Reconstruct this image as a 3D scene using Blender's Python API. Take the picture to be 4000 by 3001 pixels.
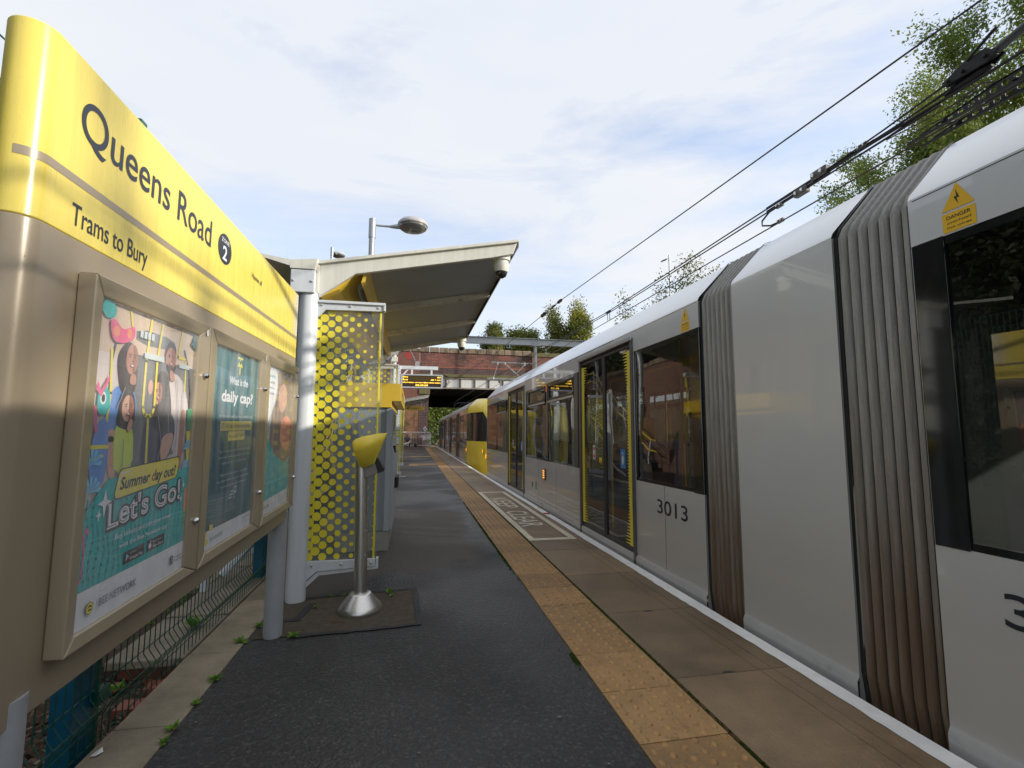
import bpy, math, random
import numpy as np
from mathutils import Vector
random.seed(7); np.random.seed(7)
PI = math.pi
SC = bpy.context.scene
COL = SC.collection
for _o in list(bpy.data.objects): bpy.data.objects.remove(_o)

# ------------------------------------------------------------------ camera, sky, sun, exposure
# X across the platform (tram on the right), Y along the track, Z up, platform surface at Z = 0
CAMZ = 1.2423
def cam_axes(yaw, pitch, roll):
    cy, sy, cp, sp = math.cos(yaw), math.sin(yaw), math.cos(pitch), math.sin(pitch)
    fwd = Vector((sy*cp, cy*cp, sp)); right = Vector((cy, -sy, 0)); up = right.cross(fwd)
    cr, sr = math.cos(roll), math.sin(roll)
    return right*cr + up*sr, -right*sr + up*cr, fwd
_r, _u, _f = cam_axes(.1969, .1009, .0035)
cam_d = bpy.data.cameras.new('camera'); cam = bpy.data.objects.new('camera', cam_d); COL.objects.link(cam)
from mathutils import Matrix
_m = Matrix(((_r.x, _u.x, -_f.x, 0), (_r.y, _u.y, -_f.y, 0), (_r.z, _u.z, -_f.z, CAMZ), (0, 0, 0, 1)))
cam.matrix_world = _m
cam_d.sensor_width = 36; cam_d.lens = 1904.6/4000*36; cam_d.clip_start = .02; cam_d.clip_end = 3000
SC.camera = cam

SUN_EL = math.radians(20.5)
sun_h = Vector((.92, -.39, 0)).normalized()
sun_dir = Vector((sun_h.x*math.cos(SUN_EL), sun_h.y*math.cos(SUN_EL), math.sin(SUN_EL)))
world = bpy.data.worlds.new('World'); SC.world = world; world.use_nodes = True
wn = world.node_tree; wn.nodes.clear()
def wnode(t, **k):
    n = wn.nodes.new(t)
    for a, b in k.items(): setattr(n, a, b)
    return n
out = wnode('ShaderNodeOutputWorld'); bg = wnode('ShaderNodeBackground'); bg.inputs[1].default_value = .1
sky = wnode('ShaderNodeTexSky', sky_type='NISHITA', sun_disc=False)
sky.sun_elevation = SUN_EL; sky.sun_rotation = math.atan2(sun_h.x, sun_h.y)
sky.altitude = 80; sky.air_density = 1.0; sky.dust_density = 1.2; sky.ozone_density = 1.5
tc = wnode('ShaderNodeTexCoord'); mp = wnode('ShaderNodeMapping'); mp.inputs['Scale'].default_value = (1.0, 1.0, 3.4)
mp.inputs['Rotation'].default_value = (.1, .05, .5); mp.inputs['Location'].default_value = (.35, .2, .0)
nz = wnode('ShaderNodeTexNoise'); nz.inputs['Scale'].default_value = 1.7; nz.inputs['Detail'].default_value = 9; nz.inputs['Roughness'].default_value = .6
nz.inputs['Distortion'].default_value = .4
cr = wnode('ShaderNodeValToRGB'); cr.color_ramp.elements[0].position = .42; cr.color_ramp.elements[0].color = (.36, .36, .36, 1)
cr.color_ramp.elements[1].position = .66; cr.color_ramp.elements[1].color = (1, 1, 1, 1)
# a second, larger pattern shades the cloud sheet itself from white to pale blue grey
nz2 = wnode('ShaderNodeTexNoise'); nz2.inputs['Scale'].default_value = 1.1; nz2.inputs['Detail'].default_value = 5
cc = wnode('ShaderNodeMixRGB'); cc.inputs[1].default_value = (5.9, 6.25, 6.95, 1); cc.inputs[2].default_value = (6.6, 6.8, 7.15, 1)
mr2 = wnode('ShaderNodeMapRange'); mr2.inputs[1].default_value = .35; mr2.inputs[2].default_value = .62
bl = wnode('ShaderNodeMixRGB'); bl.blend_type = 'MULTIPLY'; bl.inputs[0].default_value = 1; bl.inputs[2].default_value = (2.1, 2.25, 2.45, 1)
mix = wnode('ShaderNodeMixRGB')
L = wn.links.new
L(tc.outputs['Generated'], mp.inputs[0]); L(mp.outputs[0], nz.inputs[0]); L(mp.outputs[0], nz2.inputs[0])
sx_ = wnode('ShaderNodeSeparateXYZ'); L(tc.outputs['Generated'], sx_.inputs[0]); ma_ = wnode('ShaderNodeMath', operation='MULTIPLY_ADD'); ma_.inputs[1].default_value = .32; L(sx_.outputs[2], ma_.inputs[0]); L(nz.outputs[0], ma_.inputs[2]); L(ma_.outputs[0], cr.inputs[0]); L(cr.outputs[0], mix.inputs[0]); L(nz2.outputs[0], mr2.inputs[0]); L(mr2.outputs[0], cc.inputs[0])
L(sky.outputs[0], bl.inputs[1]); L(bl.outputs[0], mix.inputs[1]); L(cc.outputs[0], mix.inputs[2])
L(mix.outputs[0], bg.inputs[0]); L(bg.outputs[0], out.inputs[0])

sl = bpy.data.lights.new('sun', 'SUN'); sl.energy = 3.5; sl.angle = math.radians(.6); sl.color = (1, .93, .82)
so = bpy.data.objects.new('sun', sl); COL.objects.link(so); so.location = (20, -6, 20)
so.rotation_euler = (-sun_dir).to_track_quat('-Z', 'Y').to_euler()
SC.view_settings.view_transform = 'Standard'; SC.view_settings.look = 'None'; SC.view_settings.gamma = 1
SC.view_settings.use_curve_mapping = False; SC.view_settings.exposure = 0.44
SC.cycles.max_bounces = 8; SC.cycles.transparent_max_bounces = 16

# ------------------------------------------------------------------ mesh helpers
class MB:
    def __init__(s): s.v = []; s.f = []
    def quad(s, a, b, c, d): n = len(s.v); s.v += [a, b, c, d]; s.f.append((n, n+1, n+2, n+3)); return s
    def poly(s, pts): n = len(s.v); s.v += list(pts); s.f.append(tuple(range(n, n+len(pts)))); return s
    def hexa(s, p):
        n = len(s.v); s.v += list(p)
        for q in ((0,3,2,1),(4,5,6,7),(0,1,5,4),(1,2,6,5),(2,3,7,6),(3,0,4,7)): s.f.append(tuple(n+i for i in q))
        return s
    def box(s, x0, x1, y0, y1, z0, z1):
        return s.hexa([(x0,y0,z0),(x1,y0,z0),(x1,y1,z0),(x0,y1,z0),(x0,y0,z1),(x1,y0,z1),(x1,y1,z1),(x0,y1,z1)])
    def prism(s, pts, ax, a, b):
        n = len(s.v); k = len(pts)
        def P(p, t): return {'x': (t, p[0], p[1]), 'y': (p[0], t, p[1]), 'z': (p[0], p[1], t)}[ax]
        s.v += [P(p, a) for p in pts] + [P(p, b) for p in pts]
        s.f.append(tuple(n+i for i in range(k))[::-1]); s.f.append(tuple(n+k+i for i in range(k)))
        for i in range(k): j = (i+1) % k; s.f.append((n+i, n+j, n+k+j, n+k+i))
        return s
    def cyl(s, p0, p1, r0, r1=None, n=12, caps=True):
        return s.tube([p0, p1], [r0, r0 if r1 is None else r1], n, caps)
    def tube(s, pts, r, n=8, caps=True):
        pts = [Vector(p) for p in pts]; k = len(pts)
        if not isinstance(r, (list, tuple)): r = [r]*k
        b = len(s.v); ref = None
        for i, p in enumerate(pts):
            d = (pts[min(i+1, k-1)] - pts[max(i-1, 0)]).normalized()
            if ref is None:
                ref = Vector((0, 0, 1)) if abs(d.z) < .9 else Vector((1, 0, 0))
            u = ref - d*ref.dot(d); u.normalize(); w = d.cross(u); ref = u
            for j in range(n):
                a = 2*PI*j/n; q = p + (u*math.cos(a) + w*math.sin(a))*r[i]; s.v.append(tuple(q))
        for i in range(k-1):
            for j in range(n):
                j2 = (j+1) % n; s.f.append((b+i*n+j, b+i*n+j2, b+(i+1)*n+j2, b+(i+1)*n+j))
        if caps: s.f.append(tuple(b+j for j in range(n))[::-1]); s.f.append(tuple(b+(k-1)*n+j for j in range(n)))
        return s
    def lathe(s, c, prof, n=20, ax='z'):
        b = len(s.v); k = len(prof)
        for r, h in prof:
            for j in range(n):
                a = 2*PI*j/n; x, y = r*math.cos(a), r*math.sin(a)
                s.v.append({'z': (c[0]+x, c[1]+y, c[2]+h), 'y': (c[0]+x, c[1]+h, c[2]+y), 'x': (c[0]+h, c[1]+x, c[2]+y)}[ax])
        for i in range(k-1):
            for j in range(n):
                j2 = (j+1) % n; s.f.append((b+i*n+j, b+i*n+j2, b+(i+1)*n+j2, b+(i+1)*n+j))
        s.f.append(tuple(b+j for j in range(n))[::-1]); s.f.append(tuple(b+(k-1)*n+j for j in range(n)))
        return s
    def grid(s, rows):
        b = len(s.v); m = len(rows[0])
        for r in rows: s.v += list(r)
        for i in range(len(rows)-1):
            for j in range(m-1): s.f.append((b+i*m+j, b+i*m+j+1, b+(i+1)*m+j+1, b+(i+1)*m+j))
        return s
    def disc(s, c, ru, rv, ax, n=16):
        pts = []
        for j in range(n):
            a = 2*PI*j/n; p, q = ru*math.cos(a), rv*math.sin(a)
            pts.append({'x': (c[0], c[1]+p, c[2]+q), 'y': (c[0]+p, c[1], c[2]+q), 'z': (c[0]+p, c[1]+q, c[2])}[ax])
        return s.poly(pts)
    def wall(s, ax, pos, a0, a1, b0, b1, holes):
        """flat skin at ax=pos over a,b with rectangular holes (a0,a1,b0,b1)"""
        A = sorted({a0, a1, *[h[0] for h in holes], *[h[1] for h in holes]}); A = [t for t in A if a0 <= t <= a1]
        B = sorted({b0, b1, *[h[2] for h in holes], *[h[3] for h in holes]}); B = [t for t in B if b0 <= t <= b1]
        for i in range(len(A)-1):
            for j in range(len(B)-1):
                ca, cb = (A[i]+A[i+1])/2, (B[j]+B[j+1])/2
                if any(h[0] < ca < h[1] and h[2] < cb < h[3] for h in holes): continue
                P = (lambda a, b: (pos, a, b)) if ax == 'x' else (lambda a, b: (a, pos, b))
                s.quad(P(A[i], B[j]), P(A[i+1], B[j]), P(A[i+1], B[j+1]), P(A[i], B[j+1]))
        return s

def islands(mb):
    """split a builder into its separate pieces"""
    p = list(range(len(mb.v))); d = {}
    def f(i):
        while p[i] != i: p[i] = p[p[i]]; i = p[i]
        return i
    for i, v in enumerate(mb.v):
        k = (round(v[0], 4), round(v[1], 4), round(v[2], 4))
        if k in d: p[f(i)] = f(d[k])
        else: d[k] = i
    for q in mb.f:
        for a in q[1:]: p[f(a)] = f(q[0])
    g = {}
    for q in mb.f: g.setdefault(f(q[0]), []).append(q)
    if len(g) < 2: return [mb]
    out_ = []
    for fs in g.values():
        m = MB(); ix = {}
        for q in fs:
            for a in q:
                if a not in ix: ix[a] = len(m.v); m.v.append(mb.v[a])
            m.f.append(tuple(ix[a] for a in q))
        out_.append(m)
    return out_
WHOLE = ('lettering', 'print', 'mark', 'number', 'poster', 'badge', 'text', 'lit_row', 'yellow_edge', 'seams', 'lens', 'wires', 'leaves', 'sticker', 'trunk')
ORG = {}
def mesh_of(mb, org=(0, 0, 0)):
    me = bpy.data.meshes.new('m'); v = np.array(mb.v, dtype=float).reshape(-1, 3) - np.array(org, dtype=float)
    me.from_pydata(v.tolist(), [], mb.f); me.update(); return me
def finish(me, name, mat, parent, org, smooth, bevel):
    me.name = name
    if mat and not me.materials: me.materials.append(mat)
    o = bpy.data.objects.new(name, me); COL.objects.link(o)
    if parent is not None: o.parent = parent
    else: o.location = org
    ORG[o] = Vector(org)
    if smooth:
        me.shade_smooth()
        try: me.set_sharp_from_angle(angle=math.radians(40 if smooth is True else smooth))
        except Exception: pass
    if bevel:
        b = o.modifiers.new('bevel', 'BEVEL'); b.width = bevel; b.segments = 2; b.limit_method = 'ANGLE'; b.angle_limit = math.radians(40)
    return o
def part(name, mb, mat, parent, smooth=False, bevel=0, kind=None, label=None):
    """a mesh part of the thing `parent`; coordinates given in world space"""
    org = ORG[parent]
    if kind is None and not any(w in name for w in WHOLE):
        ps = islands(mb)
        if 1 < len(ps) <= 40:
            for m in ps[1:]: finish(mesh_of(m, org), name, mat, parent, org, smooth, bevel)
            mb = ps[0]
    o = finish(mesh_of(mb, org), name, mat, parent, org, smooth, bevel)
    if kind: o['kind'] = kind
    if label: o['label'] = label
    return o
def thing(name, label, cat, loc, group=None):
    o = bpy.data.objects.new(name, None); COL.objects.link(o); o.location = loc; o.empty_display_size = .2
    o['label'] = label; o['category'] = cat
    if group: o['group'] = group
    ORG[o] = Vector(loc); return o
def solo(name, mb, mat, label, cat, group=None, kind=None, smooth=False, bevel=0):
    v = np.array(mb.v); org = ((v[:,0].min()+v[:,0].max())/2, (v[:,1].min()+v[:,1].max())/2, v[:,2].min())
    o = finish(mesh_of(mb, org), name, mat, None, org, smooth, bevel)
    if label: o['label'] = label
    if cat: o['category'] = cat
    if group: o['group'] = group
    if kind: o['kind'] = kind
    return o
def struct(name, mb, mat, parent=None, smooth=False, bevel=0):
    o = finish(mesh_of(mb), name, mat, parent, (0, 0, 0), smooth, bevel)
    if parent is None: o['kind'] = 'structure'
    return o
def inst(src, parent, org, loc, name=None):
    """a copy of part `src` (sharing its mesh) at world loc"""
    c = src.copy(); COL.objects.link(c); c.parent = parent; c.location = Vector(loc) - ORG[parent]; ORG[c] = ORG[parent]
    return c
def copy_tree(o, dloc=(0, 0, 0), parent=None):
    c = o.copy(); COL.objects.link(c); ORG[c] = ORG[o] + Vector(dloc)
    if parent is not None: c.parent = parent
    else: c.location = o.location + Vector(dloc)
    for ch in list(o.children): copy_tree(ch, dloc, c)
    return c

# ------------------------------------------------------------------ materials
def lin(c):
    return tuple(((x/255)/12.92 if x/255 <= .04045 else ((x/255+.055)/1.055)**2.4) for x in c)
def M(name, col, rough=.6, metal=0., var=0., vscale=3., bump=0., bscale=40., spec=.5, coat=0., emit=None, estr=0., objvar=0., dirt=None, trans=0., ior=1.45, streak=False, croc=.05, alpha=1.):
    m = bpy.data.materials.new(name); m.use_nodes = True; nt = m.node_tree; n = nt.nodes; l = nt.links.new
    b = n['Principled BSDF']; b.inputs['Roughness'].default_value = rough; b.inputs['Metallic'].default_value = metal
    b.inputs['Specular IOR Level'].default_value = spec; b.inputs['Coat Weight'].default_value = coat; b.inputs['Coat Roughness'].default_value = croc
    b.inputs['IOR'].default_value = ior; b.inputs['Transmission Weight'].default_value = trans; b.inputs['Alpha'].default_value = alpha
    base = n.new('ShaderNodeRGB'); base.outputs[0].default_value = (*col, 1); cur = base.outputs[0]
    geo = n.new('ShaderNodeNewGeometry'); pos = geo.outputs['Position']
    if var:
        t = n.new('ShaderNodeTexNoise'); t.inputs['Scale'].default_value = vscale; t.inputs['Detail'].default_value = 8; t.inputs['Roughness'].default_value = .65
        if streak:
            mpp = n.new('ShaderNodeMapping'); mpp.inputs['Scale'].default_value = (9, 9, .7) if streak is True else streak; l(pos, mpp.inputs[0]); l(mpp.outputs[0], t.inputs[0])
        else: l(pos, t.inputs[0])
        r = n.new('ShaderNodeMapRange'); r.inputs[1].default_value = .3; r.inputs[2].default_value = .7; r.inputs[3].default_value = 1-var; r.inputs[4].default_value = 1+var
        l(t.outputs[0], r.inputs[0]); mx = n.new('ShaderNodeMixRGB'); mx.blend_type = 'MULTIPLY'; mx.inputs[0].default_value = 1
        l(cur, mx.inputs[1]); l(r.outputs[0], mx.inputs[2]); cur = mx.outputs[0]
        r2 = n.new('ShaderNodeMapRange'); rv = min(.12, var*1.2); r2.inputs[3].default_value = max(.02, rough-rv); r2.inputs[4].default_value = min(1, rough+rv); r2.inputs[1].default_value = .3; r2.inputs[2].default_value = .7
        l(t.outputs[0], r2.inputs[0]); l(r2.outputs[0], b.inputs['Roughness'])
    if objvar:
        oi = n.new('ShaderNodeObjectInfo'); r = n.new('ShaderNodeMapRange'); r.inputs[3].default_value = 1-objvar; r.inputs[4].default_value = 1+objvar
        l(oi.outputs['Random'], r.inputs[0]); mx = n.new('ShaderNodeMixRGB'); mx.blend_type = 'MULTIPLY'; mx.inputs[0].default_value = 1
        l(cur, mx.inputs[1]); l(r.outputs[0], mx.inputs[2]); cur = mx.outputs[0]
    if dirt:  # (colour, scale, threshold, amount)
        t = n.new('ShaderNodeTexNoise'); t.inputs['Scale'].default_value = dirt[1]; t.inputs['Detail'].default_value = 10; t.inputs['Roughness'].default_value = .7
        if streak:
            mpp = n.new('ShaderNodeMapping'); mpp.inputs['Scale'].default_value = (1, 1, .25); l(pos, mpp.inputs[0]); l(mpp.outputs[0], t.inputs[0])
        else: l(pos, t.inputs[0])
        r = n.new('ShaderNodeMapRange'); r.inputs[1].default_value = dirt[2]; r.inputs[2].default_value = dirt[2]+.12; r.inputs[4].default_value = dirt[3]
        l(t.outputs[0], r.inputs[0]); mx = n.new('ShaderNodeMixRGB'); mx.inputs[2].default_value = (*dirt[0], 1)
        l(r.outputs[0], mx.inputs[0]); l(cur, mx.inputs[1]); cur = mx.outputs[0]
    l(cur, b.inputs['Base Color'])
    if bump:
        t = n.new('ShaderNodeTexNoise'); t.inputs['Scale'].default_value = bscale; t.inputs['Detail'].default_value = 6; l(pos, t.inputs[0])
        bp = n.new('ShaderNodeBump'); bp.inputs['Strength'].default_value = bump; bp.inputs['Distance'].default_value = .01
        l(t.outputs[0], bp.inputs['Height']); l(bp.outputs[0], b.inputs['Normal'])
    if emit: b.inputs['Emission Color'].default_value = (*emit, 1); b.inputs['Emission Strength'].default_value = estr
    return m
def add_dirt_low(m, col, z0, z1, amt, scale=(1, 1, 1), nscale=6., nm=1.1):
    """grime with a shape of its own that collects between heights z0 (full) and z1 (none)"""
    nt = m.node_tree; n = nt.nodes; l = nt.links.new; b = n['Principled BSDF']
    src = b.inputs['Base Color'].links[0].from_socket
    geo = n.new('ShaderNodeNewGeometry'); sp = n.new('ShaderNodeSeparateXYZ'); l(geo.outputs['Position'], sp.inputs[0])
    t = n.new('ShaderNodeTexNoise'); t.inputs['Scale'].default_value = nscale; t.inputs['Detail'].default_value = 2.5
    mpp = n.new('ShaderNodeMapping'); mpp.inputs['Scale'].default_value = scale; l(geo.outputs['Position'], mpp.inputs[0]); l(mpp.outputs[0], t.inputs[0])
    ad = n.new('ShaderNodeMath'); ad.operation = 'MULTIPLY_ADD'; ad.inputs[1].default_value = (z1-z0)*nm; l(t.outputs[0], ad.inputs[0])
    ng = n.new('ShaderNodeMath'); ng.operation = 'SUBTRACT'; ng.inputs[1].default_value = (z1-z0)*nm/2; l(sp.outputs[2], ng.inputs[0]); l(ng.outputs[0], ad.inputs[2])
    r = n.new('ShaderNodeMapRange'); r.inputs[1].default_value = z0; r.inputs[2].default_value = z1; r.inputs[3].default_value = amt; r.inputs[4].default_value = 0
    r.interpolation_type = 'SMOOTHSTEP'
    l(ad.outputs[0], r.inputs[0]); mx = n.new('ShaderNodeMixRGB'); mx.inputs[2].default_value = (*col, 1); l(r.outputs[0], mx.inputs[0]); l(src, mx.inputs[1]); l(mx.outputs[0], b.inputs['Base Color'])
def add_drops(m, scale=90, thr=.12, strength=.35):
    nt = m.node_tree; n = nt.nodes; l = nt.links.new; b = n['Principled BSDF']; geo = n.new('ShaderNodeNewGeometry')
    v = n.new('ShaderNodeTexVoronoi'); v.inputs['Scale'].default_value = scale; l(geo.outputs['Position'], v.inputs[0])
    r = n.new('ShaderNodeMapRange'); r.inputs[1].default_value = 0; r.inputs[2].default_value = thr; r.inputs[3].default_value = 1; r.inputs[4].default_value = 0
    l(v.outputs['Distance'], r.inputs[0]); bp = n.new('ShaderNodeBump'); bp.inputs['Strength'].default_value = strength; bp.inputs['Distance'].default_value = .003
    l(r.outputs[0], bp.inputs['Height'])
    if b.inputs['Normal'].links: l(b.inputs['Normal'].links[0].from_socket, bp.inputs['Normal'])
    l(bp.outputs[0], b.inputs['Normal'])
    if 'Coat Normal' in b.inputs: l(bp.outputs[0], b.inputs['Coat Normal'])
def glass(name, tint, gloss=1.0, ior=1.55, rough=.0, haze=0.):
    m = bpy.data.materials.new(name); m.use_nodes = True; nt = m.node_tree; n = nt.nodes; l = nt.links.new; n.clear()
    o = n.new('ShaderNodeOutputMaterial'); tr = n.new('ShaderNodeBsdfTransparent'); tr.inputs[0].default_value = (*tint, 1)
    gl = n.new('ShaderNodeBsdfGlossy'); gl.inputs['Roughness'].default_value = rough; gl.inputs['Color'].default_value = (gloss, gloss, gloss, 1)
    fr = n.new('ShaderNodeFresnel'); gb = n.new('ShaderNodeNewGeometry'); mi = n.new('ShaderNodeMapRange'); mi.inputs[3].default_value = ior; mi.inputs[4].default_value = 1/ior; l(gb.outputs['Backfacing'], mi.inputs[0]); l(mi.outputs[0], fr.inputs[0]); mx = n.new('ShaderNodeMixShader')
    geo = n.new('ShaderNodeNewGeometry'); t = n.new('ShaderNodeTexNoise'); t.inputs['Scale'].default_value = 1.6; t.inputs['Detail'].default_value = 1; l(geo.outputs['Position'], t.inputs[0])
    bp = n.new('ShaderNodeBump'); bp.inputs['Strength'].default_value = .14; bp.inputs['Distance'].default_value = .02; l(t.outputs[0], bp.inputs['Height'])
    l(bp.outputs[0], gl.inputs['Normal'])
    l(fr.outputs[0], mx.inputs[0]); l(tr.outputs[0], mx.inputs[1]); l(gl.outputs[0], mx.inputs[2]); last = mx.outputs[0]
    if haze:
        d = n.new('ShaderNodeBsdfDiffuse'); d.inputs[0].default_value = (.72, .74, .74, 1); m2 = n.new('ShaderNodeMixShader')
        t2 = n.new('ShaderNodeTexNoise'); t2.inputs['Scale'].default_value = 7; t2.inputs['Detail'].default_value = 6; mpp = n.new('ShaderNodeMapping'); mpp.inputs['Scale'].default_value = (3, 3, .6)
        l(geo.outputs['Position'], mpp.inputs[0]); l(mpp.outputs[0], t2.inputs[0]); r = n.new('ShaderNodeMapRange'); r.inputs[1].default_value = .35; r.inputs[2].default_value = .75; r.inputs[3].default_value = haze*.4; r.inputs[4].default_value = haze*1.6
        l(t2.outputs[0], r.inputs[0]); l(r.outputs[0], m2.inputs[0]); l(last, m2.inputs[1]); l(d.outputs[0], m2.inputs[2]); last = m2.outputs[0]
    l(last, o.inputs[0]); return m
def brick_mat(name, c1, c2, mortar, wall_ax='y', bw=.225, bh=.075, dirt=(.03, .025, .02), damt=.6, dthr=.5, dscale=.7, moss=0., white=0.):
    m = bpy.data.materials.new(name); m.use_nodes = True; nt = m.node_tree; n = nt.nodes; l = nt.links.new; b = n['Principled BSDF']; b.inputs['Roughness'].default_value = .85
    geo = n.new('ShaderNodeNewGeometry'); sp = n.new('ShaderNodeSeparateXYZ'); cb = n.new('ShaderNodeCombineXYZ'); l(geo.outputs['Position'], sp.inputs[0])
    l(sp.outputs[0 if wall_ax == 'y' else 1], cb.inputs[0]); l(sp.outputs[2], cb.inputs[1])
    t = n.new('ShaderNodeTexBrick'); t.inputs['Scale'].default_value = 1; t.inputs['Brick Width'].default_value = bw; t.inputs['Row Height'].default_value = bh
    t.inputs['Mortar Size'].default_value = .013; t.inputs['Color1'].default_value = (*c1, 1); t.inputs['Color2'].default_value = (*c2, 1); t.inputs['Mortar'].default_value = (*mortar, 1)
    l(cb.outputs[0], t.inputs[0]); cur = t.outputs[0]
    def blot(col, scale, thr, amt, soft=.15, sc=(1, 1, 1)):
        nonlocal cur
        q = n.new('ShaderNodeTexNoise'); q.inputs['Scale'].default_value = scale; q.inputs['Detail'].default_value = 9; q.inputs['Roughness'].default_value = .7
        mpp = n.new('ShaderNodeMapping'); mpp.inputs['Scale'].default_value = sc; l(geo.outputs['Position'], mpp.inputs[0]); l(mpp.outputs[0], q.inputs[0])
        r = n.new('ShaderNodeMapRange'); r.inputs[1].default_value = thr; r.inputs[2].default_value = thr+soft; r.inputs[4].default_value = amt; l(q.outputs[0], r.inputs[0])
        mx = n.new('ShaderNodeMixRGB'); mx.inputs[2].default_value = (*col, 1); l(r.outputs[0], mx.inputs[0]); l(cur, mx.inputs[1]); cur = mx.outputs[0]
    blot(dirt, dscale, dthr, damt, sc=(1, 1, .6))
    blot(dirt, 9, .55, damt*.7, .06, sc=(.6, .6, 1.6))
    if moss: blot((.09, .09, .015), 3., .52, moss, .1)
    if white: blot((.45, .4, .36), 14, .62, white, .04, sc=(.4, .4, 2))
    l(cur, b.inputs['Base Color'])
    bp = n.new('ShaderNodeBump'); bp.inputs['Strength'].default_value = .5; bp.inputs['Distance'].default_value = .01; bp.invert = True; l(t.outputs['Fac'], bp.inputs['Height']); l(bp.outputs[0], b.inputs['Normal'])
    return m
def leaf_mat(name, c1, c2, c3, vs=.6, trans=.35):
    m = bpy.data.materials.new(name); m.use_nodes = True; nt = m.node_tree; n = nt.nodes; l = nt.links.new; b = n['Principled BSDF']; b.inputs['Roughness'].default_value = .55
    geo = n.new('ShaderNodeNewGeometry'); t = n.new('ShaderNodeTexNoise'); t.inputs['Scale'].default_value = vs; t.inputs['Detail'].default_value = 4; l(geo.outputs['Position'], t.inputs[0])
    r = n.new('ShaderNodeValToRGB'); e = r.color_ramp.elements; e[0].position = .3; e[0].color = (*c1, 1); e[1].position = .7; e[1].color = (*c3, 1); q = e.new(.5); q.color = (*c2, 1)
    t2 = n.new('ShaderNodeTexWhiteNoise'); 
    l(geo.outputs['Random Per Island'], t2.inputs['Vector']) if False else None
    ad = n.new('ShaderNodeMath'); ad.operation = 'MULTIPLY_ADD'; ad.inputs[1].default_value = .3; l(geo.outputs['Random Per Island'], ad.inputs[0])
    sb = n.new('ShaderNodeMath'); sb.operation = 'SUBTRACT'; sb.inputs[1].default_value = .15; l(t.outputs[0], sb.inputs[0]); l(sb.outputs[0], ad.inputs[2])
    l(ad.outputs[0], r.inputs[0]); l(r.outputs[0], b.inputs['Base Color'])
    tl = n.new('ShaderNodeBsdfTranslucent'); l(r.outputs[0], tl.inputs[0]); mx = n.new('ShaderNodeMixShader'); mx.inputs[0].default_value = trans
    l(b.outputs[0], mx.inputs[1]); l(tl.outputs[0], mx.inputs[2]); l(mx.outputs[0], n['Material Output'].inputs[0]); return m

m_asphalt = M('asphalt', (.032, .031, .032), .50, var=.35, vscale=.8, bump=1.0, bscale=60, dirt=((.115, .112, .105), 58, .53, .75))
m_asphalt_old = M('worn_asphalt', (.085, .078, .070), .7, var=.25, vscale=1.5, bump=.9, bscale=210, dirt=((.16, .15, .13), 240, .62, .6))
m_gravel = M('aggregate', (.10, .078, .056), .85, var=.4, vscale=18, bump=1.0, bscale=230, dirt=((.05, .06, .012), 7, .58, .6))
m_tarjoint = M('tar_joint', (.03, .03, .032), .6, bump=.5, bscale=150, var=.2)
m_dome = M('worn_dome', (.35, .20, .075), .5, var=.45, vscale=30, objvar=.1)
m_tactile = M('buff_concrete', (.31, .185, .078), .6, var=.22, vscale=5, bump=.6, bscale=90, objvar=.22, dirt=((.13, .085, .055), 26, .56, .7))
m_slab = M('platform_concrete', (.195, .136, .080), .5, var=.32, vscale=2.2, bump=.6, bscale=70, objvar=.22, dirt=((.36, .29, .22), 62, .60, .7))
m_white = M('white_road_paint', (.78, .78, .77), .6, var=.08, vscale=9, bump=.3, bscale=90, dirt=((.3, .28, .26), 45, .68, .7))
m_cream = M('cream_road_paint', (.62, .57, .45), .65, var=.12, vscale=9, bump=.3, bscale=90, dirt=((.15, .11, .08), 60, .64, .8))
m_red = M('red_paint', (.35, .03, .02), .6)
m_moss = M('moss', (.055, .10, .01), .9, var=.5, vscale=60, bump=1, bscale=120)
m_black = M('black_rubber', (.012, .012, .013), .5)
m_stone = M('york_stone', (.26, .215, .15), .8, var=.3, vscale=4, bump=.7, bscale=60, objvar=.12, dirt=((.42, .40, .36), 38, .66, .8))
m_stone2 = M('flagstone', (.24, .20, .15), .75, var=.3, vscale=4, bump=.5, bscale=40, objvar=.12, dirt=((.07, .07, .03), 9, .58, .7))
m_soil = M('soil', (.05, .03, .02), .95, var=.5, vscale=12, bump=1, bscale=50, dirt=((.12, .075, .045), 26, .5, .8))
m_ballast = M('ballast', (.13, .115, .10), .9, var=.45, vscale=14, bump=1, bscale=28)
m_grass = M('grass_ground', (.07, .09, .02), .9, var=.5, vscale=1.2, bump=1, bscale=20)
m_grey_paint = M('pale_grey_paint', (.62, .65, .67), .38, var=.07, vscale=2, coat=.3, dirt=((.33, .25, .18), 5, .66, .35), streak=True)
m_cream_paint = M('aged_white_paint', (.66, .65, .58), .42, var=.09, vscale=3, dirt=((.33, .17, .07), 6, .64, .5), streak=True)
m_rust_paint = M('rusty_white_paint', (.60, .58, .51), .5, var=.15, vscale=5, dirt=((.22, .09, .03), 9, .56, .75))
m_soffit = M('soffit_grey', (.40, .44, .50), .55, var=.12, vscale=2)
m_yellow = M('livery_yellow', (.82, .65, .07), .35, var=.05, vscale=2, coat=.3)
m_yellow_d = M('canopy_yellow', (.72, .48, .03), .35, var=.05, vscale=2, coat=.4)
m_yprint = M('yellow_vinyl', (.78, .66, .04), .4, coat=.4)
m_sign_y = M('sign_yellow', (.83, .67, .13), .28, var=.07, vscale=3, coat=.3, croc=.22, dirt=((.60, .44, .10), 4, .60, .45), streak=True)
m_sign_b = M('sign_bronze', (.34, .275, .19), .30, metal=.1, var=.03, vscale=1.5, coat=.3, croc=.22, streak=False)
m_frame = M('bronze_frame', (.42, .35, .24), .34, metal=.3, var=.03, vscale=3, coat=.3)
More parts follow.
